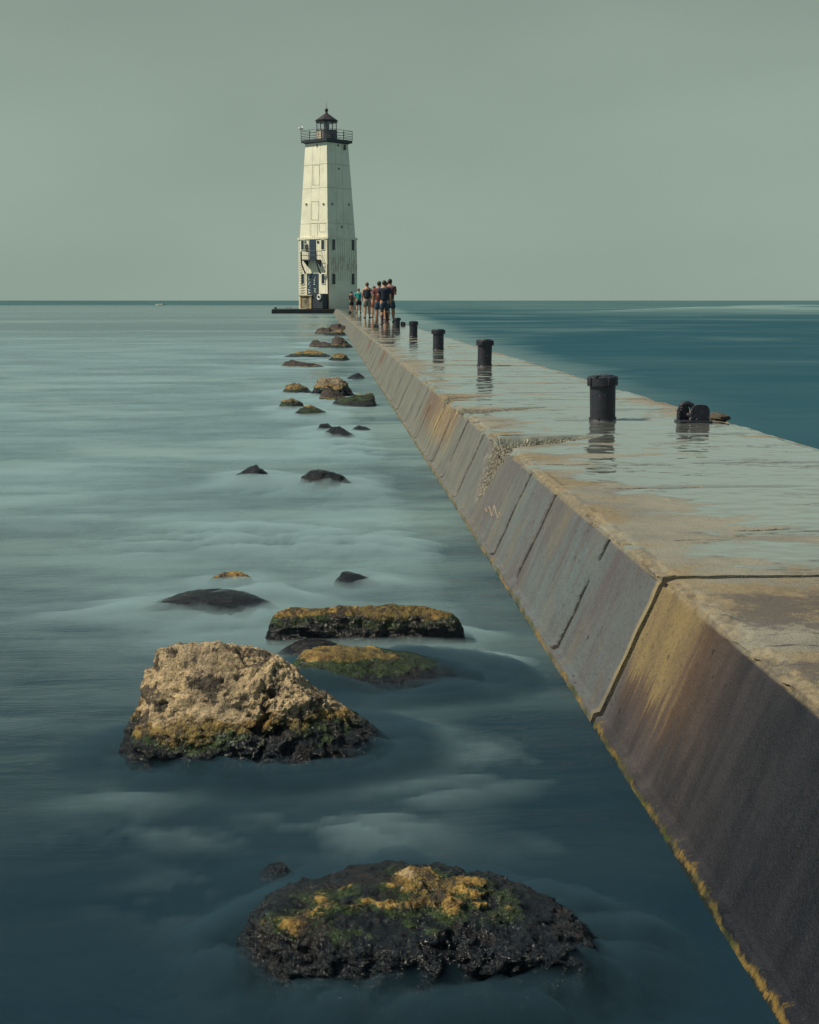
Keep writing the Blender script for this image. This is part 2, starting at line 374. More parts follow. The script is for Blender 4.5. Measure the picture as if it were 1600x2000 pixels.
def rock_mat(name, zd, zo, zg, dry=(.36, .29, .19), amt=1.0):
    """dry tan above zd, ochre weed down to zo, green down to zg, black wet below (world heights)"""
    t = NT(name); p = t.pos(); x, y, z = t.sepx(p)
    n = t.noise(p, 7, 6, .65); f = t.noise(p, 30, 6, .7); g = t.noise(p, 90, 4, .7)
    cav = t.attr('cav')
    zz = t.ma('ADD', t.attr('hz'), t.ma('MULTIPLY', t.ma('SUBTRACT', t.ma('ADD', t.ma('MULTIPLY', n, .6), t.ma('MULTIPLY', t.noise(p, 2.6, 3), .4)), .5), 1.0))
    dcol = t.mix(t.ss(f, .35, .65), dry, tuple(c * .62 for c in dry))
    dcol = t.mix(t.ma('MULTIPLY', t.ss(t.noise(p, 4, 5, .6), .5, .65), .3), dcol, (.16, .14, .14))
    och = t.mix(t.ss(f, .4, .62), (.50, .31, .08), (.16, .09, .03))
    grn = t.mix(t.ss(f, .42, .6), (.045, .072, .022), (.014, .026, .014))
    dark = t.mix(t.ss(f, .4, .65), (.012, .018, .027), (.004, .007, .013))
    col = t.mix(t.ss(zz, zg - .02, zg + .02), dark, grn)
    col = t.mix(t.ss(zz, zo - .02, zo + .02), col, t.mix(t.ss(t.noise(p, 5, 5), .45, .56), och, t.mix(.5, och, grn)))
    col = t.mix(t.ss(zz, zd - .02, zd + .03), col, dcol)
    col = t.mix(t.ma('MULTIPLY', cav, .88), col, (.022, .020, .022))  # pits darkened as well as sunk, shade of the hollows painted in
    blot = t.ss(t.ma('ADD', t.noise(p, 11, 7, .72), t.ma('MULTIPLY', t.noise(p, 3, 3), .35)), .71, .76)
    col = t.mix(t.ma('MULTIPLY', blot, .85), col, (.028, .024, .026))
    col = t.mix(t.ma('MULTIPLY', t.ss(g, .6, .72), .5), col, (.02, .018, .018))
    rough = t.ss(zz, zo - .02, zd + .03, .20, .75)
    h = t.ma('ADD', t.ma('MULTIPLY', f, .7), t.ma('MULTIPLY', g, .3))
    nb = t.bump(h, .05 * amt); nb = t.bump(t.noise(t.mapped(p, (1, 1, .35)), 55, 3, .6), .02 * amt, 1, nb)
    return t.surf(t.bsdf(col, rough, nb))

def water_mat():
    t = NT('lake_water'); p = t.pos(); x, y, z = t.sepx(p)
    a = t.noise(t.mapped(p, (.30, .55, 1)), 1.0, 5, .55, .4)
    b = t.noise(t.mapped(p, (.9, 2.6, 1)), 1.0, 6, .6, .5)
    c = t.noise(t.mapped(p, (.02, .075, 1)), 1.0, 6, .6, .3)
    left = t.ss(x, .5, 4, 1, 0)
    near = t.ss(y, 2.5, 9)
    s = t.ma('ADD', t.ma('MULTIPLY', a, .68), t.ma('MULTIPLY', b, .32))
    fn = t.ss(s, .40, .64)                                   # near milk-white churn
    ff = t.ss(c, .40, .66)
    far = t.ss(y, 18, 60)
    m = t.ma('ADD', t.ma('MULTIPLY', fn, t.ma('SUBTRACT', 1, far)), t.ma('MULTIPLY', ff, far))
    lo = t.ma('MULTIPLY', left, t.ma('MULTIPLY', near, t.ss(y, 150, 420, 1, 0)))
    m = t.ma('MULTIPLY', m, t.ma('ADD', t.ma('MULTIPLY', lo, .66), t.ma('MULTIPLY', t.ss(y, 4, 12, .02, .07), t.ss(x, 3.5, 5, 1, .6))))
    m = t.ma('ADD', m, t.ma('MULTIPLY', lo, t.ma('MULTIPLY', t.ss(y, 10, 60, .08, .20), t.ss(t.noise(t.mapped(p, (.22, .30, 1)), 1.0, 3, .5), .36, .62))))
    # pale churned strip along the far side of the pier
    rs = t.ma('SUBTRACT', x, t.ma('MULTIPLY', y, .035))
    rw = t.ma('MULTIPLY', t.ma('MULTIPLY', t.ss(x, 2.9, 3.0), t.ss(t.ma('ADD', rs, t.ma('MULTIPLY', t.ma('SUBTRACT', a, .5), 5)), 2.9, 5.2, 1, 0)), t.ss(y, 11, 26))
    m = t.ma('ADD', m, t.ma('MULTIPLY', rw, t.ma('ADD', t.ma('MULTIPLY', fn, .35), .35)))
    c2 = t.noise(t.mapped(p, (.06, .09, 1)), 1.0, 5, .6, .8)
    m = t.ma('ADD', m, t.ma('MULTIPLY', t.ma('MULTIPLY', t.ss(c2, .42, .74), t.ss(x, 4, 7)), t.ss(y, 20, 50, .10, .30)))
    # breaking swell far out on the right
    cr = t.ma('MULTIPLY', t.attr('crest'), t.ss(t.noise(t.mapped(p, (.03, .12, 3)), 1, 5, .6), .34, .5))
    m = t.ma('ADD', m, t.ma('MULTIPLY', cr, .8), clamp=True)
    body = t.mix(t.ss(y, 3, 14), (.010, .027, .044), (.026, .078, .106)); body = t.mix(t.ss(y, 40, 260), body, (.080, .150, .158)); body = t.mix(t.ma('MULTIPLY', ff, t.ss(y, 14, 40)), body, (.018, .070, .100))  # body darker and bluer near the camera, vignette put into the water colour
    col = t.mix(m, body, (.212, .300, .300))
    rough = t.ma('ADD', t.ma('MULTIPLY', m, .3), .16)
    h = t.ma('ADD', t.noise(t.mapped(p, (1.2, 3.5, 1)), 1.0, 5, .6, .4), t.ma('MULTIPLY', t.noise(t.mapped(p, (.05, .25, 1)), 1, 3), 4))
    nb = t.bump(h, .03)
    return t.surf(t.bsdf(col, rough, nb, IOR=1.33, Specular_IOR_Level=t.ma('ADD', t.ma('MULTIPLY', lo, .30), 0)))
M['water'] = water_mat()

def mist_mat(name, col, dens):
    t = NT(name)
    v = t.n('ShaderNodeVolumePrincipled')
    v.inputs['Color'].default_value = (*col, 1); v.inputs['Density'].default_value = dens
    v.inputs['Anisotropy'].default_value = .1
    t.l(v.outputs[0], t.out.inputs['Volume']); return t.m
M['mist'] = mist_mat('sea_mist_volume', (.52, .70, .76), 9.0)
M['wash'] = mist_mat('wave_wash_volume', (.085, .170, .235), 13.0)

# ------------------------------------------------------------------ water
def geo(a, b, step0, k):
    r = [a]
    while r[-1] < b: r.append(r[-1] + max(step0, abs(r[-1]) * k))
    r[-1] = b; return np.array(r)
def build_water():
    ys = np.concatenate([[-40, -15, -5], geo(0, 30000, .25, .03)])
    us = np.concatenate([-geo(0, 30000, .6, .09)[::-1], geo(0, 30000, .6, .09)[1:]])
    X, Y = np.meshgrid(us, ys); x = X.ravel(); y = Y.ravel()
    Z = np.zeros_like(x)
    crest = sstep(20, 55, x) * sstep(260, 190, x) * np.exp(-((y - 150 - .15 * x) / 9.0) ** 2)
    crest2 = sstep(14, 30, x) * sstep(120, 80, x) * np.exp(-((y - 62 - .1 * x) / 6.0) ** 2)
    Z = crest * .95 * (.92 + .10 * fbm(np.stack([x * .03, y * .02, 0 * x], 1), 3)) + crest2 * .35
    n, m = X.shape
    idx = np.arange(n * m).reshape(n, m)
    Fq = np.stack([idx[:-1, :-1], idx[:-1, 1:], idx[1:, 1:], idx[1:, :-1]], -1).reshape(-1, 4)
    o = mesh_np('water', np.stack([x, y, Z], 1), Fq, M['water'], None, True, {'crest': np.clip(sstep(20, 55, x) * np.exp(-((y - 158 - .15 * x) / 16.0) ** 2) * 1.6, 0, 1)})
    tag(o, kind='structure')
build_water()

ROCKS = []     # (x, y, rx, ry) footprints, for the mist that gathers round them
# ------------------------------------------------------------------ pier
DZ = 0.50
XW, XC, XT, XI, XR = .868, .905, 1.100, 1.150, 3.090
GROOVES = [5.08, 6.30, 7.08, 9.25, 10.3, 11.35, 13.4, 14.3, 15.2, 16.9, 18.4, 21.9, 23.6, 25.3, 27, 29.9, 31.6, 33.3, 35] + [36.2 + 1.7 * k for k in range(1, 40)]
CRACKS = [5.15, 6.35, 7.3, 8.95, 10.05, 11.0, 13.1, 14.6, 15.9, 17.0, 18.6, 22.4, 24.2, 32.3]
JOINTS = [4.235, 12.12, 20.2, 28.3, 36.4, 44.5, 60.7, 76.9]
def build_pier():
    pr = root('pier', (2.0, 50, 0), 0, 'long wet concrete breakwater pier with sloped left wall leading to the lighthouse', 'pier')
    bounds = [-1.2] + JOINTS + [147.0]
    for si in range(len(bounds) - 1):
        y0 = bounds[si] + (.016 if si else 0); y1 = bounds[si + 1] - .016
        if si in (0,): y1 = bounds[1] - .020
        if si == 1: y0 = bounds[1] + .014
        if si > 2: y0 += .0
        ys = [y0]
        while ys[-1] < y1:
            ys.append(ys[-1] + max(.012 if y1 > 3 else .02, abs(ys[-1]) * .0028))
        ys[-1] = y1
        for g in GROOVES + CRACKS:
            if y0 + .1 < g < y1 - .1 and g < 40:
                wq = .010 + .0028 * g
                ys += list(g + .018 + np.arange(-5, 10) * wq * .8)
        ys = np.unique(np.round(np.array(ys), 4))
        ys = ys[(ys >= y0) & (ys <= y1)]
        # profile: t, x, z, nx, nz, deck, edge
        P = []
        def seg(a, b, n, nrm, deck, edge, last=False):
            for i in range(n + (1 if last else 0)):
                u = i / n; P.append((a[0] + (b[0]-a[0]) * u, a[1] + (b[1]-a[1]) * u, nrm[0], nrm[1], deck, edge))
        seg((XW - .10, -.45), (XW - .012, -.05), 3, (-1, .1), 0, 0)
        seg((XW - .012, -.05), (XC - .018, .030), 9, (-.9, .4), 0, 0)
        seg((XC - .018, .030), (XC + .004, .036), 2, (-.5, .8), 0, 0)
        seg((XC + .004, .036), (XT, DZ - .018), 44, (-.93, .36), 0, 0)
        seg((XT, DZ - .018), (XT + .008, DZ - .004), 2, (-.6, .7), .5, 1)
        seg((XT + .008, DZ - .004), (XI, DZ + .003), 4, (-.1, .99), 1, 1)
        seg((XI, DZ + .003), (XI + .006, DZ - .002), 1, (0, 1), 1, .3)
        seg((XI + .006, DZ - .002), (XR - .03, DZ), 84, (0, 1), 1, 0)
        seg((XR - .03, DZ), (XR, DZ - .03), 2, (.7, .7), .6, 0)
        seg((XR, DZ - .03), (XR + .05, -.45), 5, (1, 0), 0, 0, True)
        P = np.array(P)
        n, m = len(ys), len(P)
        Yg, _ = np.meshgrid(ys, np.arange(m), indexing='ij')
        x = np.tile(P[:, 0], n); z = np.tile(P[:, 1], n); nx = np.tile(P[:, 2], n); nz = np.tile(P[:, 3], n)
        dk = np.tile(P[:, 4], n); eg = np.tile(P[:, 5], n); y = Yg.ravel()
        wall = (dk < .3) & (x < 1.2) & (z > .03)
        q = np.stack([x, y, z], 1)
        d = fbm(q * 2.2, 3) * .006 + fbm(q * 11, 3) * .004
        # wandering edges
        d += -np.clip(ridge(q * np.array([3, 3, 3]) + 5, 4) - .42, 0, 1) * .05 * (eg > .2)
        ex = sstep(.16, 0, np.abs(x - XR)) * (z > DZ - .06)
        d -= ex * (.018 + .05 * np.clip(fbm(q * 1.7 + 9, 4), 0, 1))
        d *= np.where(z < .03, .6, 1)
        # grooves cast in the wall, slanting a little and ragged
        gv = np.zeros_like(y)
        for g in GROOVES:
            if g < y0 - 1 or g > y1 + 1: continue
            wob = .010 * perlin(np.stack([z * 9, z * 0 + g, z * 0], 1))
            w = .010 + .0028 * g
            stren = sstep(-.35, .0, perlin(np.stack([z * 5, z * 0 + g * 3.1, z * 0 + 2], 1)) + .12)
            gv = np.maximum(gv, np.exp(-((y - g - wob - (DZ - z) * .12) / w) ** 2) * stren)
        d -= gv * .026 * wall
        # cracks across the deck
        cv = np.zeros_like(y)
        for k, g in enumerate(CRACKS):
            if g < y0 - 1 or g > y1 + 1: continue
            wob = .05 * fbm(np.stack([x * 2.2, x * 0 + g, x * 0], 1), 4)
            w = .008 + .0022 * g
            st = sstep(-.3, .15, perlin(np.stack([x * 2.1, x * 0 + g * 2, x * 0 + 8], 1)) + (.05 if g > 7 else -.12))
            cv = np.maximum(cv, np.exp(-((y - g - wob) / w) ** 2) * st)
        d -= cv * .016 * (dk > .9)
        # the big spalled corner behind the second block, and smaller ones
        sp = np.zeros_like(y)
        def gouge(yc, wy, reach_x, wall_z, depth, one=True):
            nonlocal sp, d
            nn = fbm(q * 6 + yc, 4) * .35
            # on the deck: narrow wedge running right; on the wall: narrows down to wall_z
            tx = np.clip((x - XT) / reach_x, 0, 1); tz = np.clip((DZ - z) / (DZ - wall_z), 0, 1)
            half = wy * np.where(dk > .3, (1 - tx) ** .8 * .75 + .06, (1 - tz) ** .8 + .02)
            cen = yc + np.where(dk > .3, tx * .42, -tz * .10)
            e = np.abs(y - cen) / (half + 1e-4) + nn
            mk = sstep(1.0, .78, e) * ((x < XT + reach_x) & (z > wall_z))
            if one: mk = mk * (y > yc - wy + nn * .02)
            mk = mk * (x < 3)
            dd = depth * mk * np.where(dk > .3, (1 - tx) * .8 + .2, 1 - .6 * tz) * (.8 + .6 * ridge(q * 9, 4))
            d -= dd; sp = np.maximum(sp, mk)
        gouge(8.45, .46, .75, .10, .08)
        gouge(10.9, .35, .8, .42, .022)
        gouge(12.35, .22, .55, .40, .02)
        x2 = x + nx * d; z2 = z + nz * d
        # bend the joint faces down so each section is a closed block
        V = np.stack([x2, y, z2], 1)
        idx = np.arange(n * m).reshape(n, m)
        Fq = np.stack([idx[:-1, :-1], idx[1:, :-1], idx[1:, 1:], idx[:-1, 1:]], -1).reshape(-1, 4)[:, ::-1]
        # end caps as strips to a bottom line
        V = list(map(tuple, V)); V = np.array(V)
        cap = []
        base = len(V)
        ext = []
        for e_i, row in ((0, 0), (1, n - 1)):
            for j in range(m):
                ext.append((V[idx[row, j], 0], V[idx[row, j], 1], -.46))
        V = np.vstack([V, np.array(ext)])
        for e_i, row in ((0, 0), (1, n - 1)):
            for j in range(m - 1):
                a, b = idx[row, j], idx[row, j + 1]; c, dd_ = base + e_i * m + j + 1, base + e_i * m + j
                cap.append((a, b, c, dd_) if e_i == 0 else (b, a, dd_, c))
        Fq = np.vstack([Fq, np.array(cap)])
        zz = np.zeros(2 * m)
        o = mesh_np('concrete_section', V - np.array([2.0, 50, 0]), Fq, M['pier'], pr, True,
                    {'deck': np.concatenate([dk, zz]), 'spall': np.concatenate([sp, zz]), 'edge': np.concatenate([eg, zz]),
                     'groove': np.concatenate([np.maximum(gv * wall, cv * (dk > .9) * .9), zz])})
        try: o.data.set_sharp_from_angle(angle=R(55))
        except Exception: pass
    # chalky scrawl on the wall: an M-like zigzag
    pts = [(945, 1006), (949, 994), (953, 1002), (957, 990), (963, 1010), (967, 988), (974, 1014), (977, 1000), (980, 1009)]
    def onwall(px, py):
        dr = ray(px, py); # wall plane through (XC,.036) and (XT,DZ-.018)
        nrm = Vector((-(DZ - .054), 0, (XT - XC))).normalized()
        t = nrm.dot(Vector((XC + .004, 0, .036)) - Vector((0, 0, CAMZ))) / nrm.dot(dr)
        return Vector((0, 0, CAMZ)) + dr * t + nrm * .001 - Vector((2.0, 50, 0))
    b = MB(); b.tube([onwall(*q) for q in pts], [.003, .007, .004, .008, .006, .009, .005, .007, .003], 5)
    b.build('graffiti_mark', simple('faded_spray_paint', (.25, .20, .165), .9, .5, 60), pr)
    return pr
build_pier()

# ------------------------------------------------------------------ rocks
_mats = {}
def rock(label, wl, outline, depth, front=(), sub=5, mat=None, group=None, amp=1.0, base_drop=.10, pit=.5, seed=0, cat='rock', p=34, mid=.42, facets=9, fine=1.0):
    """outline: silhouette as seen, left to right, ends near the water. wl: photo row of its near waterline."""
    xs = [q[0] for q in outline]; cx = (min(xs) + max(xs)) / 2
    Y0 = onz(cx, wl, 0).y; Ym = Y0 + depth * mid; Yb = Y0 + depth
    pts = []
    for (a, b) in outline:
        w = ony(a, b, Ym); pts.append(w)
        pts.append(Vector((w.x * 1.0 + (ony(cx, b, Ym).x - w.x) * .22, Ym + depth * .33, max(w.z * .80, -.02))))
    x0, x1 = ony(min(xs), wl, Ym).x, ony(max(xs), wl, Ym).x; xm = (x0 + x1) / 2; hw = (x1 - x0) / 2
    for k in range(14):
        a = 2 * PI * k / 14
        yy = Ym + math.sin(a) * (Yb - Ym if math.sin(a) > 0 else Ym - Y0)
        pts.append(Vector((xm + math.cos(a) * hw * (.98), yy, -.005)))
        pts.append(Vector((xm + math.cos(a) * hw * 1.08, Ym + (yy - Ym) * 1.08, -base_drop)))
    for (a, b, dy) in front:       # extra points of the visible face: photo position, metres behind the front waterline
        pts.append(ony(a, b, Y0 + dy))
    bm = bmesh.new()
    for w in pts: bm.verts.new(w)
    res = bmesh.ops.convex_hull(bm, input=bm.verts)
    bmesh.ops.recalc_face_normals(bm, faces=bm.faces)
    top = max(w.z for w in pts)
    C = Vector((xm, Ym, min(top * .30, .1)))
    C = Vector((xm, Ym, top * .25))
    N, H = [], []
    bm.faces.ensure_lookup_table()
    for f in bm.faces:
        nrm = f.normal; h = nrm.dot(f.verts[0].co - C)
        if f.calc_area() < 1e-9: continue
        if h < 0: nrm = -nrm; h = -h
        if any(abs(h - hh) < .004 and nrm.dot(Vector(nn)) > .997 for nn, hh in zip(N, H)): continue
        N.append(tuple(nrm)); H.append(max(h, 1e-3))
    # extra cleavage planes break the rounded hull into facets
    rd = random.Random(seed * 7 + 3); W = [w - C for w in pts]
    for k in range(facets):
        a = rd.uniform(0, 2 * PI); zc = rd.uniform(.05, .95)
        nn = Vector((math.cos(a) * math.sqrt(1 - zc * zc) * top, math.sin(a) * math.sqrt(1 - zc * zc) * top * 1.6, zc * hw * .8)).normalized()
        N.append(tuple(nn)); H.append(max(nn.dot(w) for w in W) * rd.uniform(.86, .96))
    bm.free()
    N = np.array(N); H = np.array(H)
    bm = bmesh.new(); bmesh.ops.create_icosphere(bm, subdivisions=sub, radius=1)
    D = np.array([tuple(v.co) for v in bm.verts]); Fc = np.array([[v.index for v in f.verts] for f in bm.faces]); bm.free()
    # stretch directions so samples spread evenly over long rocks
    sc = np.array([hw, (Yb - Y0) / 2, max(top, .04)]); D2 = D * sc; D2 /= np.linalg.norm(D2, axis=1)[:, None]
    inv = np.zeros(len(D2))
    for k in range(len(N)):
        c = np.clip(D2 @ N[k], 0, None) / H[k]; inv += c ** p
    r = inv ** (-1 / p)
    Pn = D2 * r[:, None] + np.array(C)
    size = (hw * 2 * depth * max(top, .05) * 2) ** (1/3)
    s = 1 / size
    sd_ = seed * 13.7
    q = Pn * s * (1 if fine == 1 else 1.5) + sd_
    A = size * amp
    disp = fbm(q * 1.9, 3) * .085 * A + (ridge(q * 3.1 + 4, 5, .6) - .25) * .075 * A + fbm(q * 9, 4, .65) * .040 * A * fine
    pn = fbm(q * 4.3 + 8, 4, .55) + .35 * fbm(q * 12 + 2, 3)
    cav = sstep(.10, .30, pn) * pit
    disp -= cav * .075 * A
    disp -= .03 * A
    Nv = D2 / (sc / sc.mean()); Nv /= np.linalg.norm(Nv, axis=1)[:, None]
    Pn = Pn + Nv * disp[:, None]
    keep = Pn[:, 2] > -.30
    org = np.array([xm, Ym, 0])
    ROCKS.append((xm, Ym, hw, depth / 2, top))
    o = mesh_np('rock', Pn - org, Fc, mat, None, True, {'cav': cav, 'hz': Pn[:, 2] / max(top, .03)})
    o.location = org
    tag(o, label, cat, group)
    return o
GR_FAR = 'boulders in the water along the pier'
mbig = rock_mat('big_boulder_stone', .46, .34, .27, (.74, .54, .32))
mbot = rock_mat('weedy_boulder_stone', 1.0, .88, .81, (.62, .45, .25))
mslab = rock_mat('slab_weed_stone', 1.15, .70, .50)
mlow = rock_mat('low_weed_stone', 1.15, .72, .35)
mdark = rock_mat('wet_dark_stone', 3.0, 2.6, 2.2)
mfar = rock_mat('tan_far_boulder_stone', .52, .40, .30, (.36, .27, .18))
mfar2 = rock_mat('brown_far_boulder_stone', .85, .5, .4, (.26, .17, .13))
mgold = rock_mat('golden_weed_stone', 1.2, .45, .3)
mgreen = rock_mat('green_weed_stone', 1.0, .78, .35, (.36, .27, .17))
mbrown = rock_mat('dark_brown_stone', .30, .25, .2, (.060, .042, .040))  # very dark brown stone colour

rock('big pitted tan boulder with ochre and green weed band, standing highest out of the water', 1520,
     [(240, 1450), (250, 1380), (280, 1290), (306, 1262), (380, 1256), (430, 1254), (520, 1274), (575, 1305), (640, 1362), (715, 1420), (795, 1470)],
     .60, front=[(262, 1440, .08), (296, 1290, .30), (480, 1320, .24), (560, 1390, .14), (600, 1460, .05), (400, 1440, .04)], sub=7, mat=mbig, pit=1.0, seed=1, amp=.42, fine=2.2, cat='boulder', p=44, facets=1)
rock('wide boulder at the bottom of the photo with an orange crown above a black face', 2010,
     [(448, 1840), (470, 1770), (560, 1752), (640, 1738), (740, 1728), (850, 1732), (980, 1745), (1090, 1762), (1150, 1800), (1205, 1880)],
     .64, front=[(480, 1810, .16), (620, 1800, .16), (850, 1800, .16), (1050, 1805, .16), (1170, 1880, .08), (780, 1860, .05), (1000, 1870, .05)], sub=7, mat=mbot, pit=.5, seed=2, amp=.6, cat='boulder', fine=1.5)
rock('long flat slab rock with an ochre rim and hanging green weed', 1262,
     [(520, 1245), (530, 1198), (560, 1184), (640, 1186), (700, 1196), (770, 1180), (880, 1184), (905, 1200), (915, 1250)],
     .17, front=[(526, 1212, .02), (640, 1204, .02), (770, 1200, .02), (900, 1206, .02)], sub=6, mat=mslab, pit=.3, seed=3, amp=.55, p=40, facets=4)
rock('low rock under orange and bright green weed right behind the big pitted boulder', 1362,
     [(545, 1330), (575, 1275), (640, 1268), (720, 1276), (800, 1292), (890, 1306), (985, 1335)],
     .55, front=[(640, 1300, .28), (760, 1320, .22), (880, 1340, .15), (700, 1340, .06)], sub=6, mat=mlow, pit=.3, seed=4, amp=.65)
rock('smooth grey hump half under the foam, just behind the orange weedy rock', 1290,
     [(535, 1280), (575, 1256), (620, 1250), (665, 1258), (690, 1275)], .25, sub=5, mat=mdark, pit=0, seed=5, amp=.4)
rock('large drowned rock showing as a dark back under milky water, left of the slab', 1215,
     [(255, 1210), (300, 1180), (360, 1163), (430, 1158), (500, 1165), (560, 1194)], .55, sub=6, mat=mdark, pit=.2, seed=6, amp=.5)
rock('small knobbly rock tip poking through the foam behind the drowned rock', 1146,
     [(400, 1138), (425, 1122), (465, 1116), (500, 1130)], .25, sub=5, mat=mgold, pit=.5, seed=7, amp=.8)
rock('faint rock tip in pale foam behind the right half of the slab', 1152,
     [(650, 1140), (668, 1116), (700, 1124), (755, 1146)], .3, sub=5, mat=mdark, pit=.3, seed=8, amp=.6)
rock('tiny dark rock tip in dark water beside the upper left of the bottom boulder', 1728,
     [(498, 1718), (520, 1696), (555, 1692), (580, 1712)], .12, sub=5, mat=mdark, pit=.3, seed=9, amp=.5)
rock('dark pointed rock alone in the foam, left of the glistening one', 943,
     [(448, 936), (475, 918), (500, 907), (520, 922), (538, 938)], .5, sub=5, mat=mdark, pit=.3, seed=10)
rock('dark glistening rounded rock right of the lone pointed rock', 957,
     [(575, 948), (595, 926), (620, 916), (650, 920), (672, 935), (700, 952)], .55, sub=6, mat=mdark, pit=.5, seed=11)
rock('black rock ridge awash, nearest the glistening pair, beneath the weedy cluster', 857,
     [(628, 852), (645, 834), (665, 832), (680, 842), (697, 854)], .5, sub=5, mat=mdark, pit=.3, seed=12)
rock('small ragged rock touching the upper left of the black rock ridge', 843,
     [(615, 840), (624, 829), (640, 827), (655, 838)], .4, sub=5, mat=mdark, pit=.5, seed=13)
rock('barely showing dark rock sliver right of the black rock ridge', 842,
     [(684, 840), (700, 831), (715, 834), (728, 841)], .4, sub=5, mat=mdark, pit=.2, seed=14, amp=.5)
rock('upper of the two low green weedy rocks left of the wedge rock', 802,
     [(540, 800), (552, 782), (570, 778), (588, 784), (598, 798)], .6, sub=5, mat=mgreen, pit=.6, seed=15, group=GR_FAR)
rock('lower of the two low green weedy rocks left of the wedge rock', 815,
     [(572, 810), (585, 796), (608, 790), (625, 800), (645, 811)], .6, sub=5, mat=mgreen, pit=.6, seed=16, group=GR_FAR)
rock('biggest boulder of the cluster, tan pitted top with a dark right slope', 776,
     [(603, 764), (615, 745), (635, 737), (662, 733), (676, 745), (695, 772)], 1.0, front=[(612, 752, .3), (650, 752, .25), (665, 740, .45)], sub=6, mat=mfar, pit=.9, seed=17, group=GR_FAR)
rock('golden weedy rock at the left end of the cluster, beside the tan boulder', 772,
     [(549, 768), (562, 752), (580, 747), (600, 754), (615, 768)], .9, sub=5, mat=mgold, pit=.5, seed=18, group=GR_FAR)
rock('dark round weedy rock in the middle, below the tan pitted boulder', 785,
     [(623, 782), (630, 762), (643, 757), (655, 764), (680, 778)], .6, sub=5, mat=mbrown, pit=.3, seed=19, group=GR_FAR)
rock('wedge rock with yellow green sloping top and dark end face nearest the pier', 795,
     [(650, 782), (680, 775), (715, 768), (728, 766), (736, 778), (738, 791)], .7, front=[(660, 786, .2), (710, 782, .12), (732, 788, .05)], sub=6, mat=mgreen, pit=.3, seed=20, group=GR_FAR, p=40)
rock('faint small rock washed by foam between the cluster and the pier', 741,
     [(677, 739), (688, 732), (700, 727), (714, 736)], .7, sub=5, mat=mdark, pit=.3, seed=21, group=GR_FAR)
rock('low black rock with a long tail, nearest of the thin flat rocks', 719,
     [(547, 715), (553, 705), (570, 703), (595, 708), (615, 709), (637, 717)], .8, sub=5, mat=mbrown, pit=.2, seed=22, group=GR_FAR)
rock('long thin rock with a yellow stripe, behind the low black rock', 699,
     [(549, 697), (575, 690), (600, 683), (625, 686), (648, 695)], 1.3, sub=5, mat=mgold, pit=.2, seed=23, group=GR_FAR, amp=.7)
rock('pale reddish washed rock at the right end of the yellow striped rock', 705,
     [(640, 702), (655, 691), (668, 689), (676, 695), (684, 703)], 1.0, sub=5, mat=mgold, pit=.4, seed=24, group=GR_FAR)
rock('dark brown boulder leaning to the right beside the pier, behind the striped rock', 680,
     [(642, 677), (648, 663), (656, 656), (668, 660), (682, 668), (690, 677)], 1.4, sub=5, mat=mbrown, pit=.5, seed=25, group=GR_FAR)
rock('flat black slab rock joined to the left of the dark brown boulder', 679,
     [(603, 677), (607, 669), (625, 667), (645, 669), (652, 677)], 1.2, sub=5, mat=mbrown, pit=.2, seed=26, group=GR_FAR, amp=.6)
rock('little green topped rock peeping over the flat black slab rock', 671,
     [(607, 670), (613, 663), (620, 662), (627, 669)], 1.0, sub=4, mat=mgreen, pit=.2, seed=27, group=GR_FAR)
rock('rounded brown boulder farthest away, at the back near the pier', 646,
     [(638, 644), (645, 634), (660, 632), (672, 636), (681, 644)], 2.2, sub=5, mat=mbrown, pit=.5, seed=28, group=GR_FAR)
rock('dark slanting rock with a pale left tip in the farthest pile', 652,
     [(613, 651), (618, 644), (630, 640), (645, 639), (656, 648)], 2.0, sub=5, mat=mbrown, pit=.4, seed=29, group=GR_FAR)
rock('tan low rock at the front of the farthest pile', 655,
     [(630, 653), (645, 648), (662, 644), (673, 648), (677, 654)], 1.6, sub=5, mat=mfar2, pit=.5, seed=30, group=GR_FAR)

# ------------------------------------------------------------------ mist lying on the lake (closed bodies, volume only)
WISPS = [(1010, 1310, 90, 34, 3.2), (960, 1235, 90, 14, 2.0), (700, 1075, 170, 22, 1.3), (450, 1060, 200, 25, 1.0), (200, 1195, 120, 18, .6), (680, 1630, 190, 50, 1.5), (300, 1640, 200, 40, .8), (820, 1450, 120, 30, .9), (1000, 1500, 110, 45, 1.5),
         (1060, 1660, 90, 30, .7), (690, 880, 90, 16, 1.4), (560, 1050, 220, 30, 1.0), (840, 1560, 120, 30, .8), (350, 1760, 110, 45, 1.2), (1120, 1250, 60, 25, 1.5), (1180, 1560, 50, 40, .9), (410, 1222, 150, 14, 1.3), (495, 950, 90, 10, .9), (640, 962, 90, 10, 1.3), (660, 862, 70, 8, 1.6), (440, 1146, 80, 8, .7), (705, 1152, 70, 10, 1.6), (1080, 1330, 60, 30, 1.0), (230, 1560, 160, 25, .7), (500, 1170, 120, 15, 1.0)]
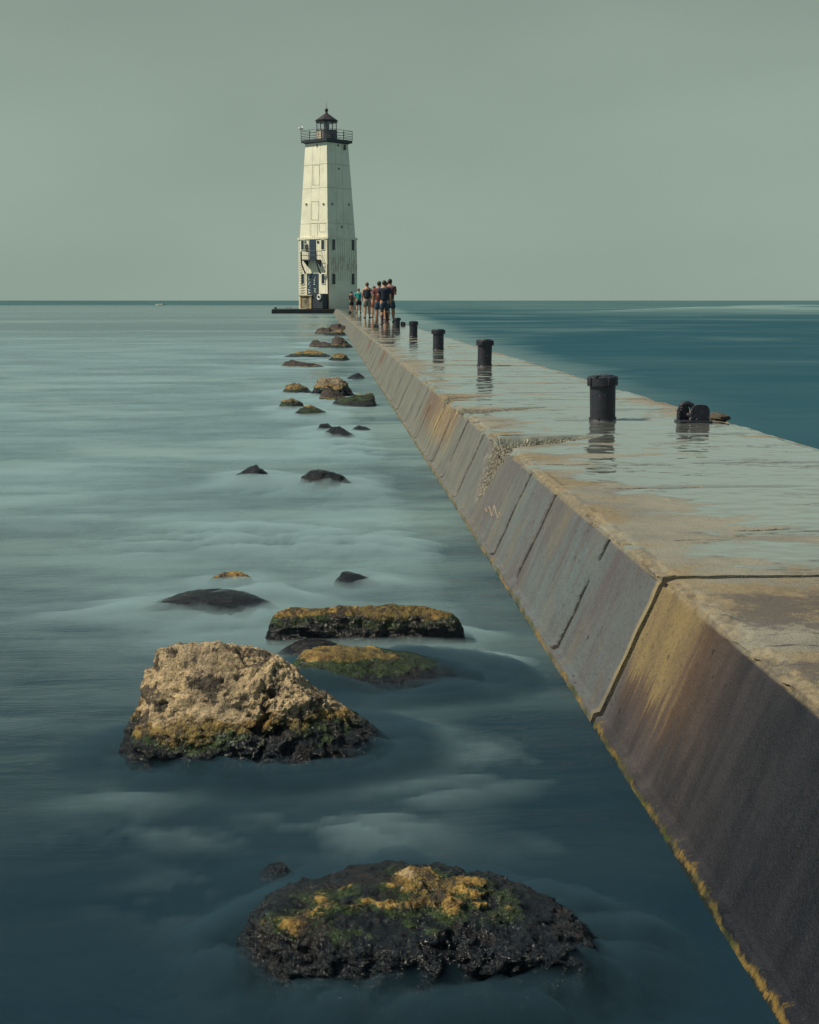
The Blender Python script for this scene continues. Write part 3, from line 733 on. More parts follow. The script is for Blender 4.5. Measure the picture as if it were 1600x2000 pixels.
def sheet(ys, sfun, ns, hfun):
    """a closed thin body between the lake and a lumpy top"""
    n = len(ys); m = ns; s = np.linspace(0, 1, m)
    X = np.array([sfun(y)[0] + (sfun(y)[1] - sfun(y)[0]) * s for y in ys]); Y = np.repeat(ys[:, None], m, 1)
    x = X.ravel(); y = Y.ravel(); h = hfun(x, y).reshape(n, m)
    bx = np.minimum(1, np.minimum(s, 1 - s) * 12)[None, :] * np.minimum(1, np.minimum(np.arange(n), n - 1 - np.arange(n)) / 14)[:, None]
    h = h * bx - (1 - bx) * .012
    top = np.stack([x, y, np.maximum(h.ravel(), -.015)], 1); bot = np.stack([x, y, np.full(x.shape, -.04)], 1)
    idx = np.arange(n * m).reshape(n, m); jd = idx + n * m; Fs = []
    q = lambda I: np.stack([I[:-1, :-1], I[:-1, 1:], I[1:, 1:], I[1:, :-1]], -1).reshape(-1, 4)
    Fs.append(q(idx)); Fs.append(q(jd)[:, ::-1])
    def side(a, b, c, d): Fs.append(np.stack([a, b, d, c], 1))
    side(idx[0, 1:], idx[0, :-1], jd[0, 1:], jd[0, :-1]); side(idx[-1, :-1], idx[-1, 1:], jd[-1, :-1], jd[-1, 1:])
    side(idx[:-1, 0], idx[1:, 0], jd[:-1, 0], jd[1:, 0]); side(idx[1:, -1], idx[:-1, -1], jd[1:, -1], jd[:-1, -1])
    return np.vstack([top, bot]), np.vstack(Fs)
def mnoise(x, y):
    q = np.stack([x * .8, y * 1.7, x * 0], 1)
    qd = q + .35 * np.stack([fbm(q * 1.1 + 40, 3), fbm(q * 1.1 + 60, 3), x * 0], 1)
    return fbm(qd * .45 + 3, 3), fbm(qd * 1.6 + 8, 5, .6), fbm(qd * 5, 3)
def ring(x, y, w0, wk, ymax=99):
    r = np.zeros_like(x)
    for (rx, ry, a, b, t) in ROCKS:
        if ry > ymax: continue
        rr = np.sqrt(((x - rx) / a) ** 2 + ((y - ry) / b) ** 2) - 1
        r = np.maximum(r, np.exp(-(np.maximum(rr, 0) * min(a, b) / (w0 + wk * y)) ** 2) * min(1, t / .10))
    return r
def build_mist():
    def hl(x, y):
        wl, w2, w3 = mnoise(x, y)
        gr = sstep(3.0, 6.2, y)
        amp = np.minimum(1, 9 / y)
        k = .010
        h = .034 * (wl - .02) + .030 * w2 * sstep(40, 8, y) + .008 * w3 * sstep(20, 6, y)
        h = k * np.log1p(np.exp(np.clip(h / k, -30, 30))) * amp
        nr = np.zeros_like(x)
        for (rx, ry, a, b, t) in ROCKS:
            dd = ((x - rx) / (a + .30)) ** 2 + ((y - ry) / (b + .30)) ** 2
            nr = np.maximum(nr, np.exp(-dd * 1.3) * min(1, t / .12))
        bl = np.zeros_like(x)
        for (bx, by, sx, sy, am) in WISPS:
            w_ = onz(bx, by, 0); kx = w_.y / F; sy_ = w_.y * sy / (by - 587)
            bl += am * np.exp(-((x - w_.x) / (sx * kx)) ** 2 - ((y - w_.y) / sy_) ** 2)
        h = h + .026 * bl * np.clip(.60 + w2 * 3.4 + w3 * 1.0, 0, 2.2)
        h = h * (.08 + .92 * gr) + .014 * bl * (1 - gr) * np.clip(.55 + w2 * 3.2 + w3 * 1.3, 0, 2.2) + nr * .022 * np.clip(w2 + .35, 0, 1) * gr
        h = h + ring(x, y, .05, .008) * (.022 + .04 * np.clip(w2 + .15, -.2, .5)) * sstep(4.6, 6.0, y) * np.minimum(1, (16 / y) ** .5)
        wallclear = sstep(-.05, .62 + .22 * w2 * 2, XW - x) * sstep(8, 4, y) + sstep(8, 4, 12 - y) * sstep(.0, .30 + y * .02, XW - x) * (y > 4) * 1.0
        wallclear = np.clip(wallclear, 0, 1)
        h = h * (.30 + .70 * wallclear) - .006 * (1 - wallclear)
        lf = sstep(-2.1, -.9, x + .6 * w2)
        h *= 1 - .75 * (1 - lf) * sstep(9.5, 7, y)
        h *= sstep(72, 35, y)
        return np.clip(h, -.01, .12)
    V, Fq = sheet(geo(1.6, 75, .03, .012), lambda y: (-.55 * y - 2.2, 1.06), 260, hl)
    o = mesh_np('sea_mist', V, Fq, M['mist'], None, True)
    tag(o, 'thin milky spray lying on the lake round the rocks and along the pier', 'mist', None, 'stuff')
    def hw(x, y):
        wl, w2, w3 = mnoise(x * 1.7, y * 1.3)
        return np.clip(ring(x, y, .085, .004, 5.0) * (.040 + .075 * np.clip(w2 + .12, -.25, .5) + .03 * w3) * sstep(7, 5, y) * (1 + .7 * sstep(3.9, 3.2, y)) - .004, -.01, .14)
    V, Fq = sheet(geo(1.6, 7.2, .02, .005), lambda y: (-.42 * y - .5, 1.0), 240, hw)
    o = mesh_np('wave_wash', V, Fq, M['wash'], None, True)
    tag(o, 'dark blue blurred wash of water round the feet of the nearest boulders', 'water wash', None, 'stuff')
build_mist()

# ------------------------------------------------------------------ bollards and cleats on the deck
def bollard_proto():
    r = root('bollard', (0, 0, DZ))
    b = MB(); b.frus(0, .010, .104, .100, n=28); b.frus(.01, .285, .096, .098, n=32)
    for a in range(0, 360, 60):
        b.frus(.008, .02, .010, .010, c=(.097 * math.cos(R(a)), .097 * math.sin(R(a))), n=6)
    b.build('post', M['bollard'], r, True)
    c = MB(); c.frus(.262, .325, .114, .116, n=32); c.frus(.325, .335, .116, .104, n=32); c.frus(.335, .342, .085, .080, n=32)
    for a in (20, 110, 200, 290):
        c.box((.112 * math.cos(R(a)), .112 * math.sin(R(a)), .296), (.022, .05, .060), Matrix.Rotation(R(a), 3, 'Z'), .003)
    c.box((-.05, -.075, .335), (.06, .03, .014), Matrix.Rotation(.5, 3, 'Z'), .003)
    c.build('cap', M['bollard'], r, True)
    return r
def bollard_mat():
    t = NT('chipped_black_bollard_paint'); o = t.obj(); p = t.pos()
    n = t.noise(p, 14, 5, .6); sp = t.noise(p, 42, 4, .65); mk = t.noise(p, 5, 2)
    col = t.mix(t.ss(n, .4, .65), (.013, .018, .034), (.022, .021, .032))
    chip = t.ma('MULTIPLY', t.ss(sp, .61, .66), t.ss(mk, .48, .56))
    col = t.mix(chip, col, t.mix(t.ss(t.noise(p, 90, 2), .45, .55), (.45, .40, .33), (.20, .07, .03)))
    return t.surf(t.bsdf(col, .5, t.bump(t.noise(p, 55, 5, .7), .004)))
M['bollard'] = bollard_mat()
def copy_thing(r):
    c = r.copy(); COL.objects.link(c)
    for ch in r.children:
        k = ch.copy(); COL.objects.link(k); k.parent = c
        for g in ch.children:
            kk = g.copy(); COL.objects.link(kk); kk.parent = k
    return c
bp = bollard_proto()
bl = [((1182, 822), 'nearest and largest black bollard, paint chipped, standing left of the looped cleat', 1.0, 0),
      ((948, 715), 'second black bollard from the camera, its cap chipped open on the left side', 1.02, 40),
      ((857, 683), 'third black bollard from the camera, with pale specks low on its post', 1.04, 75),
      ((808, 657), 'fourth black bollard from the camera, slimmer in view with a squared cap', 1.06, 15),
      ((776, 642), 'farthest black bollard, standing next to the small cleat and the walkers', .98, 55)]
for i, ((px, py), lab, s, rz) in enumerate(bl):
    o = bp if i == 0 else copy_thing(bp)
    w = onz(px, py, DZ); o.location = (w.x, w.y + .09, DZ); o.rotation_euler = (R(.6 * (i % 2)), R(-1.2 if i == 0 else .5), R(rz)); o.scale = (s, s, s * (1.0 if i in (0,) else 1.06))
    tag(o, lab, 'bollard', 'black bollards along the pier deck')

def arch_poly(w, h, y, x0=0, n=14, rin=None):
    pts = []
    pts.append((x0 - w/2, y, 0))
    for k in range(n + 1):
        a = PI - PI * k / n
        ca, sa = math.cos(a), math.sin(a)
        pts.append((x0 + w/2 * (abs(ca) ** .6) * (1 if ca > 0 else -1), y, h * .45 + h * .55 * sa ** .7))
    pts.append((x0 + w/2, y, 0))
    return pts
def cleat_proto():
    r = root('mooring_cleat', (0, 0, DZ))
    b = MB(); b.box((.0, .02, .008), (.25, .16, .016), None, .004); b.build('base_plate', M['bollard'], r)
    b = MB()      # rear arch is an open loop
    b.tube([(-.094, .07, .01), (-.094, .07, .09), (-.085, .07, .118), (-.06, .07, .136), (-.03, .07, .137), (0.0, .07, .12), (.012, .07, .09), (.012, .07, .01)], .021, 10)
    b.prism(arch_poly(.088, .125, .062, -.064), (0, .02, 0))
    b.build('rear_loop', M['bollard'], r, True)
    b = MB(); b.prism(arch_poly(.138, .135, -.03, .040), (0, .03, 0)); b.tube([(-.02, -.015, .05), (-.03, .07, .05)], .018, 10); b.tube([(.07, -.015, .06), (.0, .07, .06)], .016, 10)
    b.build('front_plate', M['bollard'], r, True)
    return r
cp = cleat_proto()
cl = [((1358, 826), 'black mooring cleat with an open loop and rounded plate, right of the nearest bollard', 1.0, 0),
      ((788, 635), 'small boxy black cleat right of the farthest bollard, near the far deck edge', .75, 25),
      ((735, 641), 'small dark rounded cleat on the deck left of the farthest bollard', .86, -20),
      ((684, 612), 'tiny far cleat at the left deck edge in front of the lighthouse', .9, 10)]
for i, ((px, py), lab, s, rz) in enumerate(cl):
    o = cp if i == 0 else copy_thing(cp)
    w = onz(px, py, DZ); o.location = (w.x, w.y + .03, DZ); o.rotation_euler = (0, 0, R(rz)); o.scale = (s, s, s * (1 if i == 0 else 1.15))
    tag(o, lab, 'cleat', 'low mooring cleats on the pier deck')
# rubble lump at the right deck edge behind the cleat
w = onz(1400, 818, DZ)
lump = MB()
bmesh.ops.create_icosphere(lump.bm, subdivisions=4, radius=1)
for v in lump.bm.verts:
    q = np.array([tuple(v.co)]) * 1.7
    k = 1 + .35 * float(fbm(q, 4)[0]); v.co = Vector((v.co.x * .10 * k, v.co.y * .12 * k, v.co.z * .035 * k))
o = lump.build('concrete_rubble', simple('broken_concrete', (.10, .085, .065), .9, .6, 30, 0, .01), None, True); o.location = (w.x, w.y, DZ + .012)
tag(o, 'dark broken lump of concrete at the deck edge right of the looped cleat', 'rubble')

# ------------------------------------------------------------------ lighthouse
TY = 146.3                      # distance of the near corner
TZ0 = DZ
c0 = ony(641.5, 603, TY); KP = (ony(642.5, 603, TY).x - c0.x)    # metres per photo pixel there
def zpx(py): return ony(641, py, TY).z
half = (699 - 582) / 2 * KP     # half diagonal of the base
TX = c0.x; TCY = TY + half
TO = Vector((TX, TCY, 0))
tw = root('lighthouse', (TX, TCY, DZ), 0, 'tall white square tapering lighthouse with dark lantern and rusty siding at the pier end', 'lighthouse')
def loc(v): return Vector(v) - Vector((TX, TCY, DZ))
def sq(z, hd): return [Vector((-hd, 0, z)), Vector((0, -hd, z)), Vector((hd, 0, z)), Vector((0, hd, z))]
def quadframe(b, z0, h0, z1, h1):
    a = [b.bm.verts.new(v) for v in sq(z0, h0)]; c = [b.bm.verts.new(v) for v in sq(z1, h1)]
    for i in range(4): b.bm.faces.new((a[i], a[(i+1) % 4], c[(i+1) % 4], c[i]))
    b.bm.faces.new(a); b.bm.faces.new(c[::-1]); return b
zb = lambda py: zpx(py) - DZ
Z_LEDGE, Z_TOP, Z_GAL = zb(464), zb(272), zb(268.5)
hb = half; hs0 = (695 - 585) / 2 * KP; hs1 = (681.5 - 598) / 2 * KP
b = MB(); quadframe(b, 0, hb, Z_LEDGE - .1, hb * .985); b.build('base_wall', M['tower_low'], tw)
b = MB(); quadframe(b, Z_LEDGE - .1, hb * 1.02, Z_LEDGE + .12, hb * 1.02); b.build('ledge', M['tower_low'], tw)
b = MB(); quadframe(b, Z_LEDGE + .12, hs0, Z_TOP - .05, hs1); b.build('shaft_wall', M['tower'], tw)
b = MB(); quadframe(b, Z_TOP - .16, hs1 * 1.0 + .03, Z_TOP - .05, hs1 + .25); 
quadframe(b, Z_TOP - .05, hb * .86 - .02, Z_GAL + .05, hb * .86); b.build('gallery_deck', M['dark_metal'], tw)
HG = hb * .855
def face_frame(side, py):
    """right-handed frame on a face: outward normal and the point hit by the photo ray through (px,py)"""
    pass
def on_face(px, py, out=0.0):
    left = px < 641.5
    z = 0
    # plane of the face, sloping on the shaft
    zz = zpx(py) - DZ
    if zz < Z_LEDGE: h0, z0, h1, z1 = hb, 0, hb * .985, Z_LEDGE - .1
    else: h0, z0, h1, z1 = hs0, Z_LEDGE + .12, hs1, Z_TOP - .05
    sx = -1 if left else 1
    A = Vector((0, -h0, z0)); B = Vector((sx * h0, 0, z0)); Cc = Vector((0, -h1, z1))
    n = (B - A).cross(Cc - A).normalized()
    if n.y > 0: n = -n
    o = loc((0, 0, CAMZ)); d = ray(px, py)
    t = n.dot(A + n * out - o) / n.dot(d)
    return o + d * t, n
def panel(b, x0, x1, y0, y1, thick, out=0.0):
    """a plate lying on a tower face between photo columns and rows"""
    P4 = [on_face(x, y, out + thick)[0] for x, y in ((x0, y1), (x1, y1), (x1, y0), (x0, y0))]
    n = on_face((x0 + x1) / 2, (y0 + y1) / 2)[1]
    b.prism(P4, -n * (thick + .02)); return b
def disc(b, px, py, r, thick, seg=16, out=0.0, inner=0):
    c, n = on_face(px, py, out); t = Vector((0, 0, 1)).cross(n).normalized(); u = n.cross(t)
    pts = [c - n * .02 + (t * math.cos(2*PI*k/seg) + u * math.sin(2*PI*k/seg)) * r for k in range(seg)]
    b.prism(pts, n * (thick + .02)); return b
def ringb(b, px, py, r, tr, out=.05, seg=20):
    c, n = on_face(px, py, out); t = Vector((0, 0, 1)).cross(n).normalized(); u = n.cross(t)
    pts = [c + (t * math.cos(2*PI*k/seg) + u * math.sin(2*PI*k/seg)) * r for k in range(seg + 1)]
    b.tube(pts, tr, 6); return b
def window(x0, x1, y0, y1, sill=True):
    b = MB(); 
    e = .9
    for (a, c, d, f) in ((x0 - e, x0, y0 - e, y1 + e), (x1, x1 + e, y0 - e, y1 + e), (x0, x1, y0 - e, y0), (x0, x1, y1, y1 + e)): panel(b, a, c, d, f, .07)
    fr = b.build('window', M['tower_low'], tw)
    g = MB(); panel(g, x0 + .02, x1 - .02, y0 + .02, y1 - .02, .02); g.build('pane', M['glass_dark'], fr)
for (x0, x1, y0, y1) in ((588.2, 593.6, 469, 487.5), (627.4, 633.2, 468.5, 487), (588.5, 594, 535, 554.5), (628, 634, 535, 554),
                         (649, 655, 467.5, 488), (686.8, 692.8, 468, 489), (649, 655.6, 534.5, 555), (686.8, 692.8, 534.5, 555.5), (671, 676, 282, 293)):
    window(x0, x1, y0, y1)
for (px, py) in ((618.8, 283.8), (660.7, 283.8), (662, 329.5), (598.4, 399), (631.8, 398.5), (649.2, 398.5), (681.8, 399.5), (668, 443)):
    f = MB(); ringb(f, px, py, 2.7 * KP, .03, .03); fo = f.build('porthole', M['tower'], tw, True)
    g = MB(); disc(g, px, py, 2.6 * KP, .03); g.build('pane', M['glass_dark'], fo)
# seams and plating strips
b = MB()
for py in (317.5, 364.5, 434.5):
    for a, c in ((0, 1), (2, 3)):
        zc = zb(py); k = (zc - Z_LEDGE) / (Z_TOP - Z_LEDGE); hd = hs0 + (hs1 - hs0) * k
        s4 = sq(zc, hd + .012)
    for i in range(4): b.tube([s4[i], s4[(i+1) % 4]], .016, 4)
for (xb, xt) in ((604.5, 612), (621, 626), (658.5, 654.5), (672, 667)):
    pts = [on_face(xb + (xt - xb) * k / 6, 461 + (275 - 461) * k / 6, .0)[0] for k in range(7)]; b.tube(pts, .012, 4)
b.build('plate_seams', simple('seam_paint', (.46, .44, .36), .7, .4, 3), tw)
hatchm = simple('rusty_hatch_frame', (.34, .28, .19), .8, .6, 8, 0, .002, (.13, .07, .04))
for (x0, x1, y0, y1) in ((611, 624, 322.5, 361), (608.5, 622.5, 393, 429), (624, 636.5, 435.5, 452.5), (607, 620, 436, 461)):
    e = .55; b = MB()
    Pq = [on_face(x, y, .03)[0] for x, y in ((x0, y1), (x1, y1), (x1, y0), (x0, y0), (x0, y1))]
    b.tube(Pq, .013, 4); b.build('hatch_frame', hatchm, tw)
# rusty corner irons
b = MB()
b.tube([Vector((0, -hb * 1.0, 0)), Vector((0, -hb * .987, Z_LEDGE - .12))], .07, 5)
b.build('corner_iron', simple('rusty_corner_iron', (.22, .13, .07), .8, .6, 2, 0, .002, (.08, .035, .02)), tw)
# doors
def scrawl(b, x0, x1, y0, y1, n, out=.07, seed=1):
    rd = random.Random(seed); pts = []; c = y0
    while c < y1:
        c += rd.uniform(-.3, (y1 - y0) / n)
        pts.append(on_face(rd.uniform(x0, x1), min(max(c, y0), y1), out)[0])
    b.tube(pts, [rd.choice((.015, .03, .05, .02)) for _ in pts], 4)
b = MB(); panel(b, 604, 616.8, 468, 506.5, .05); dr = b.build('door', M['blue_door'], tw)
b = MB(); panel(b, 599.5, 621.8, 534, 575.5, .05); d2 = b.build('door', M['blue_door'], tw); d2['label'] = 'lower blue double door scrawled with white graffiti'
b = MB(); panel(b, 610.5, 611.0, 534.5, 575, .065); b.build('door_split', M['dark_metal'], d2)
wsc = simple('white_scrawl', (.42, .50, .54), .8, .3, 5)
b = MB(); scrawl(b, 601.5, 606.5, 540, 573, 22, .075, 3); b.build('graffiti_mark', wsc, d2)
b = MB(); scrawl(b, 612.5, 616.5, 541, 556, 12, .075, 5); b.build('graffiti_mark', wsc, d2)
b = MB(); scrawl(b, 612, 619, 563, 571, 7, .075, 6); b.build('graffiti_mark', wsc, d2)
b = MB(); scrawl(b, 595.5, 602.5, 477, 491, 14, .045, 9); b.build('graffiti_mark', simple('dark_scrawl', (.05, .07, .06), .8, .3, 5), tw)
b = MB(); disc(b, 597, 472.6, 2.1 * KP, .05); b.build('round_sign', simple('green_disc_paint', (.015, .14, .06), .5), tw)
b = MB(); disc(b, 621.6, 472.6, 2.9 * KP, .05); b.build('round_sign', M['glass_dark'], tw)
# balcony under the upper door
def off(px, py, d): return on_face(px, py, d)[0]
n_l = on_face(600, 500)[1]; up = Vector((0, 0, 1))
bal = MB()
A = off(603.5, 507, 0); B = off(626, 507, 0)
tl = (B - A).normalized()
A0 = A - tl * .25; B0 = B + tl * .1
dpt = .85
bal.prism([A0 - n_l * .02, B0 - n_l * .02, B0 + n_l * dpt, A0 + n_l * dpt], up * -.14)
bal.prism([A0 + n_l * .0, A0 + n_l * dpt * .9, A0 + n_l * .0 - up * .75 ], tl * .10)
bal.prism([B0 - tl * .1, B0 - tl * .1 + n_l * dpt * .9, B0 - tl * .1 - up * .75], tl * .10)
bo = bal.build('balcony', M['dark_metal'], tw)
rl = MB()
for hh in (.45, .9):
    rl.tube([A0 + up * hh, A0 + n_l * dpt + up * hh, B0 + n_l * dpt + up * hh, B0 + up * hh], .03, 5)
for q in (A0 + n_l * dpt, (A0 + B0) / 2 + n_l * dpt, B0 + n_l * dpt): rl.tube([q, q + up * .9], .03, 5)
rl.build('railing', M['dark_metal'], bo)
for x0, dx in ((588, 0), (617.5, 0)):      # bent dark ladder rails hanging from the balcony
    p = MB()
    pts = [off(x0, 491.5, .95), off(x0 + .2, 505, .95), off(x0 + 1.6, 516, .85), off(x0 + 5.5, 527, .6), off(x0 + 8.8, 534.5, .4)]
    p.tube(pts, .085, 6); p.build('ladder_rail', M['dark_metal'], tw)
# rungs up the left part of the face
rgm = simple('rusty_rungs', (.16, .12, .08), .8, .5, 5)
for k in range(13):
    py = 513 + k * 5.05; b = MB()
    b.tube([off(585.3, py, .12), off(594.5 if k > 8 else 588.6, py, .12)], .028, 4); b.build('rung', rgm, tw)
# concrete porch with a dark recess and the equipment box
b = MB(); panel(b, 585.5, 607.5, 577, 602.5, .9); b.build('porch_block', simple('weathered_porch', (.25, .22, .15), .85, .6, 2, 0, .01, (.055, .045, .035)), tw)
b = MB(); panel(b, 584, 608.5, 576, 578, 1.05); panel(b, 604.5, 607.9, 578.1, 602.5, .96); panel(b, 585.2, 588, 578.1, 602.5, .96)
b.build('porch_trim', simple('porch_trim_paint', (.42, .33, .19), .8, .4, 3), tw)
b = MB(); panel(b, 609, 630, 573.5, 602.4, .85); b.build('dark_box', M['dark_metal'], tw)
b = MB(); ringb(b, 623.2, 580.5, 4.3 * KP, .085, .95, 24); lr = b.build('life_ring', M['white_thing'], tw, True)
# gallery railing
g = MB()
corners = sq(Z_GAL + .05, HG)
for i in range(4):
    a, c = corners[i], corners[(i+1) % 4]
    for k in range(3):
        q = a + (c - a) * k / 3; g.tube([q, q + up * 1.02], .038, 6)
    for hh in (.18, .42, .70, 1.0): g.tube([a + up * hh, c + up * hh], .022, 5)
g.build('gallery_railing', M['dark_metal'], tw)
# lantern
RL = (660 - 618.8) / 2 * KP
zl0, zl1, zl2, zl3 = Z_GAL + .05, zb(248.5), zb(230.5), zb(227.5)
lan = MB(); lan.frus(zl0, zl1, RL, RL, n=10, rot=R(18)); lan_o = lan.build('lantern_drum', simple('weathered_lantern_drum', (.20, .17, .17), .7, .5, 3, 0, .002, (.10, .10, .13)), tw)
b = MB(); panel_z = (zl0 + zl1) / 2
b.box((-RL * .72, -RL * .67, panel_z), (.62, .05, (zl1 - zl0) * .86), Matrix.Rotation(R(-44), 3, 'Z')); b.build('drum_door', simple('cream_drum_door', (.55, .48, .36), .6, .3, 4), lan_o)
b = MB()
for k in range(10):
    a = R(18 + 36 * k); q = Vector((RL * .97 * math.cos(a), RL * .97 * math.sin(a), zl1)); b.tube([q, q + up * (zl2 - zl1)], .045, 5)
b.frus(zl1 - .02, zl1 + .05, RL * 1.03, RL * 1.03, n=10, rot=R(18)); b.frus(zl2 - .06, zl2 + .02, RL * 1.02, RL * 1.02, n=10, rot=R(18))
b.build('lantern_frame', M['dark_metal'], tw)
gl = NT('lantern_glass'); tr = gl.n('ShaderNodeBsdfTransparent'); gs = gl.n('ShaderNodeBsdfGlossy'); gs.inputs['Roughness'].default_value = .03
ms = gl.n('ShaderNodeMixShader'); ms.inputs[0].default_value = .12; gl.l(tr.outputs[0], ms.inputs[1]); gl.l(gs.outputs[0], ms.inputs[2]); gl.surf(ms.outputs[0])
b = MB(); b.frus(zl1 + .06, zl2 - .07, RL * .93, RL * .93, n=10, cap=False, rot=R(18)); b.build('lantern_glass', gl.m, tw)
b = MB(); b.frus(zl1 + .055, zl1 + .35, .22, .30, n=16); b.ball((0, 0, (zl1 + zl2) / 2 + .08), (.32, .32, .46), 16); b.frus(zl2 - .35, zl2 - .07, .25, .15, n=16)
b.build('lens', simple('lens_glass', (.05, .07, .10), .15), tw, True)
b = MB(); zr = zb(214)
b.frus(zl2 + .02, zl3, RL * 1.04, RL * 1.06, n=10, rot=R(18)); b.frus(zl3, zr + .05, RL * 1.10, .16, n=10, rot=R(18)); b.frus(zr, zb(210), .18, .12, n=12); b.ball((0, 0, zb(206.5)), .20, 14)
b.build('lantern_roof', M['roof_red'], tw)
b = MB(); b.tube([Vector((0, 0, zb(205))), Vector((0, 0, zb(191)))], [.035, .012], 6); b.build('lightning_rod', M['dark_metal'], tw)

# foundation crib round the tower
fx0, fx1 = ony(530.5, 610, 145.7).x, ony(700, 610, 145.7).x
FO = root('foundation_slab', (0, 150, 0), 0, 'low dark crib slab under the lighthouse sticking out to the left over the water', 'foundation')
b = MB(); b.box(((fx0 + fx1) / 2, 2.2, .02), (fx1 - fx0, 13, .90), None, .04); b.build('slab', simple('dark_timber_crib', (.022, .026, .032), .7, .3, 1), FO)
b = MB(); b.box((fx1 - 3.5, 3.0, .478), (7.2, 11.0, .02)); 
b.build('top_surface', simple('crib_top_concrete', (.05, .055, .055), .8), FO)
b = MB(); q = ony(538, 601, 146).x; b.frus(.47, .62, .12, .12, c=(q, -3.6), n=10); b.frus(.62, .68, .17, .17, c=(q, -3.6), n=10); b.build('mooring_bit', M['dark_metal'], FO)
xa, xb_ = ony(557, 601, 146).x, ony(570, 601, 146).x
b = MB(); b.tube([(xa, -3.4, .47), (xa, -3.4, .62), (xb_, -3.4, .62), (xb_, -3.4, .47)], .025, 6); b.build('hand_rail', M['dark_metal'], FO)

# ------------------------------------------------------------------ gulls on the gallery rail
def skin_obj(name, verts, edges, radii, mat, parent=None, sub=2, rootv=0):
    me = bpy.data.meshes.new(name); me.from_pydata(verts, edges, []); me.materials.append(mat)
    o = bpy.data.objects.new(name, me); COL.objects.link(o)
    if parent: o.parent = parent
    o.modifiers.new('skin', 'SKIN'); 
    for i, v in enumerate(me.skin_vertices[0].data):
        r = radii[i]; v.radius = (r, r) if not hasattr(r, '__len__') else r; v.use_root = (i == rootv)
    o.modifiers['skin'].use_smooth_shade = True
    s = o.modifiers.new('sub', 'SUBSURF'); s.levels = sub; s.render_levels = sub
    return o
def gull(p, rz, lab, s=1.0):
    r = root('gull', p, rz, lab, 'gull', 'gulls on the lighthouse railing'); r.scale = (s, s, s)
    V = [(0, 0, .22), (.10, 0, .27), (.17, 0, .36), (.20, 0, .41), (-.12, 0, .19), (-.28, 0, .16), (.23, 0, .41)]
    skin_obj('body', V, [(0, 1), (1, 2), (2, 3), (0, 4), (4, 5), (3, 6)], [.10, .085, .045, .052, .08, .02, .035], M['white_thing'], r, 2)
    b = MB(); b.tube([(.24, 0, .41), (.33, 0, .395)], [.018, .006], 6); b.build('beak', simple('yellow_beak', (.5, .3, .03), .5), r)
    b = MB(); b.ball((-.06, .075, .23), (.20, .03, .06), 10); b.ball((-.06, -.075, .23), (.20, .03, .06), 10); b.build('wings', simple('gull_grey', (.25, .27, .29), .8), r)
    for y in (-.03, .03):
        b = MB(); b.tube([(0, y, .14), (0, y, 0)], .008, 5); b.build('leg', M['dark_metal'], r)
cr0 = corners[0] + Vector((TX, TCY, DZ))
gull(cr0 + Vector((-.10, .0, 1.0)), PI * .95, 'white gull at the outermost left corner of the lighthouse railing', 1.0)
gull(corners[0] + (corners[1] - corners[0]) * .06 + Vector((TX, TCY, DZ + 1.04)), PI * .55, 'slightly higher gull perched just right of the corner gull', 1.15)
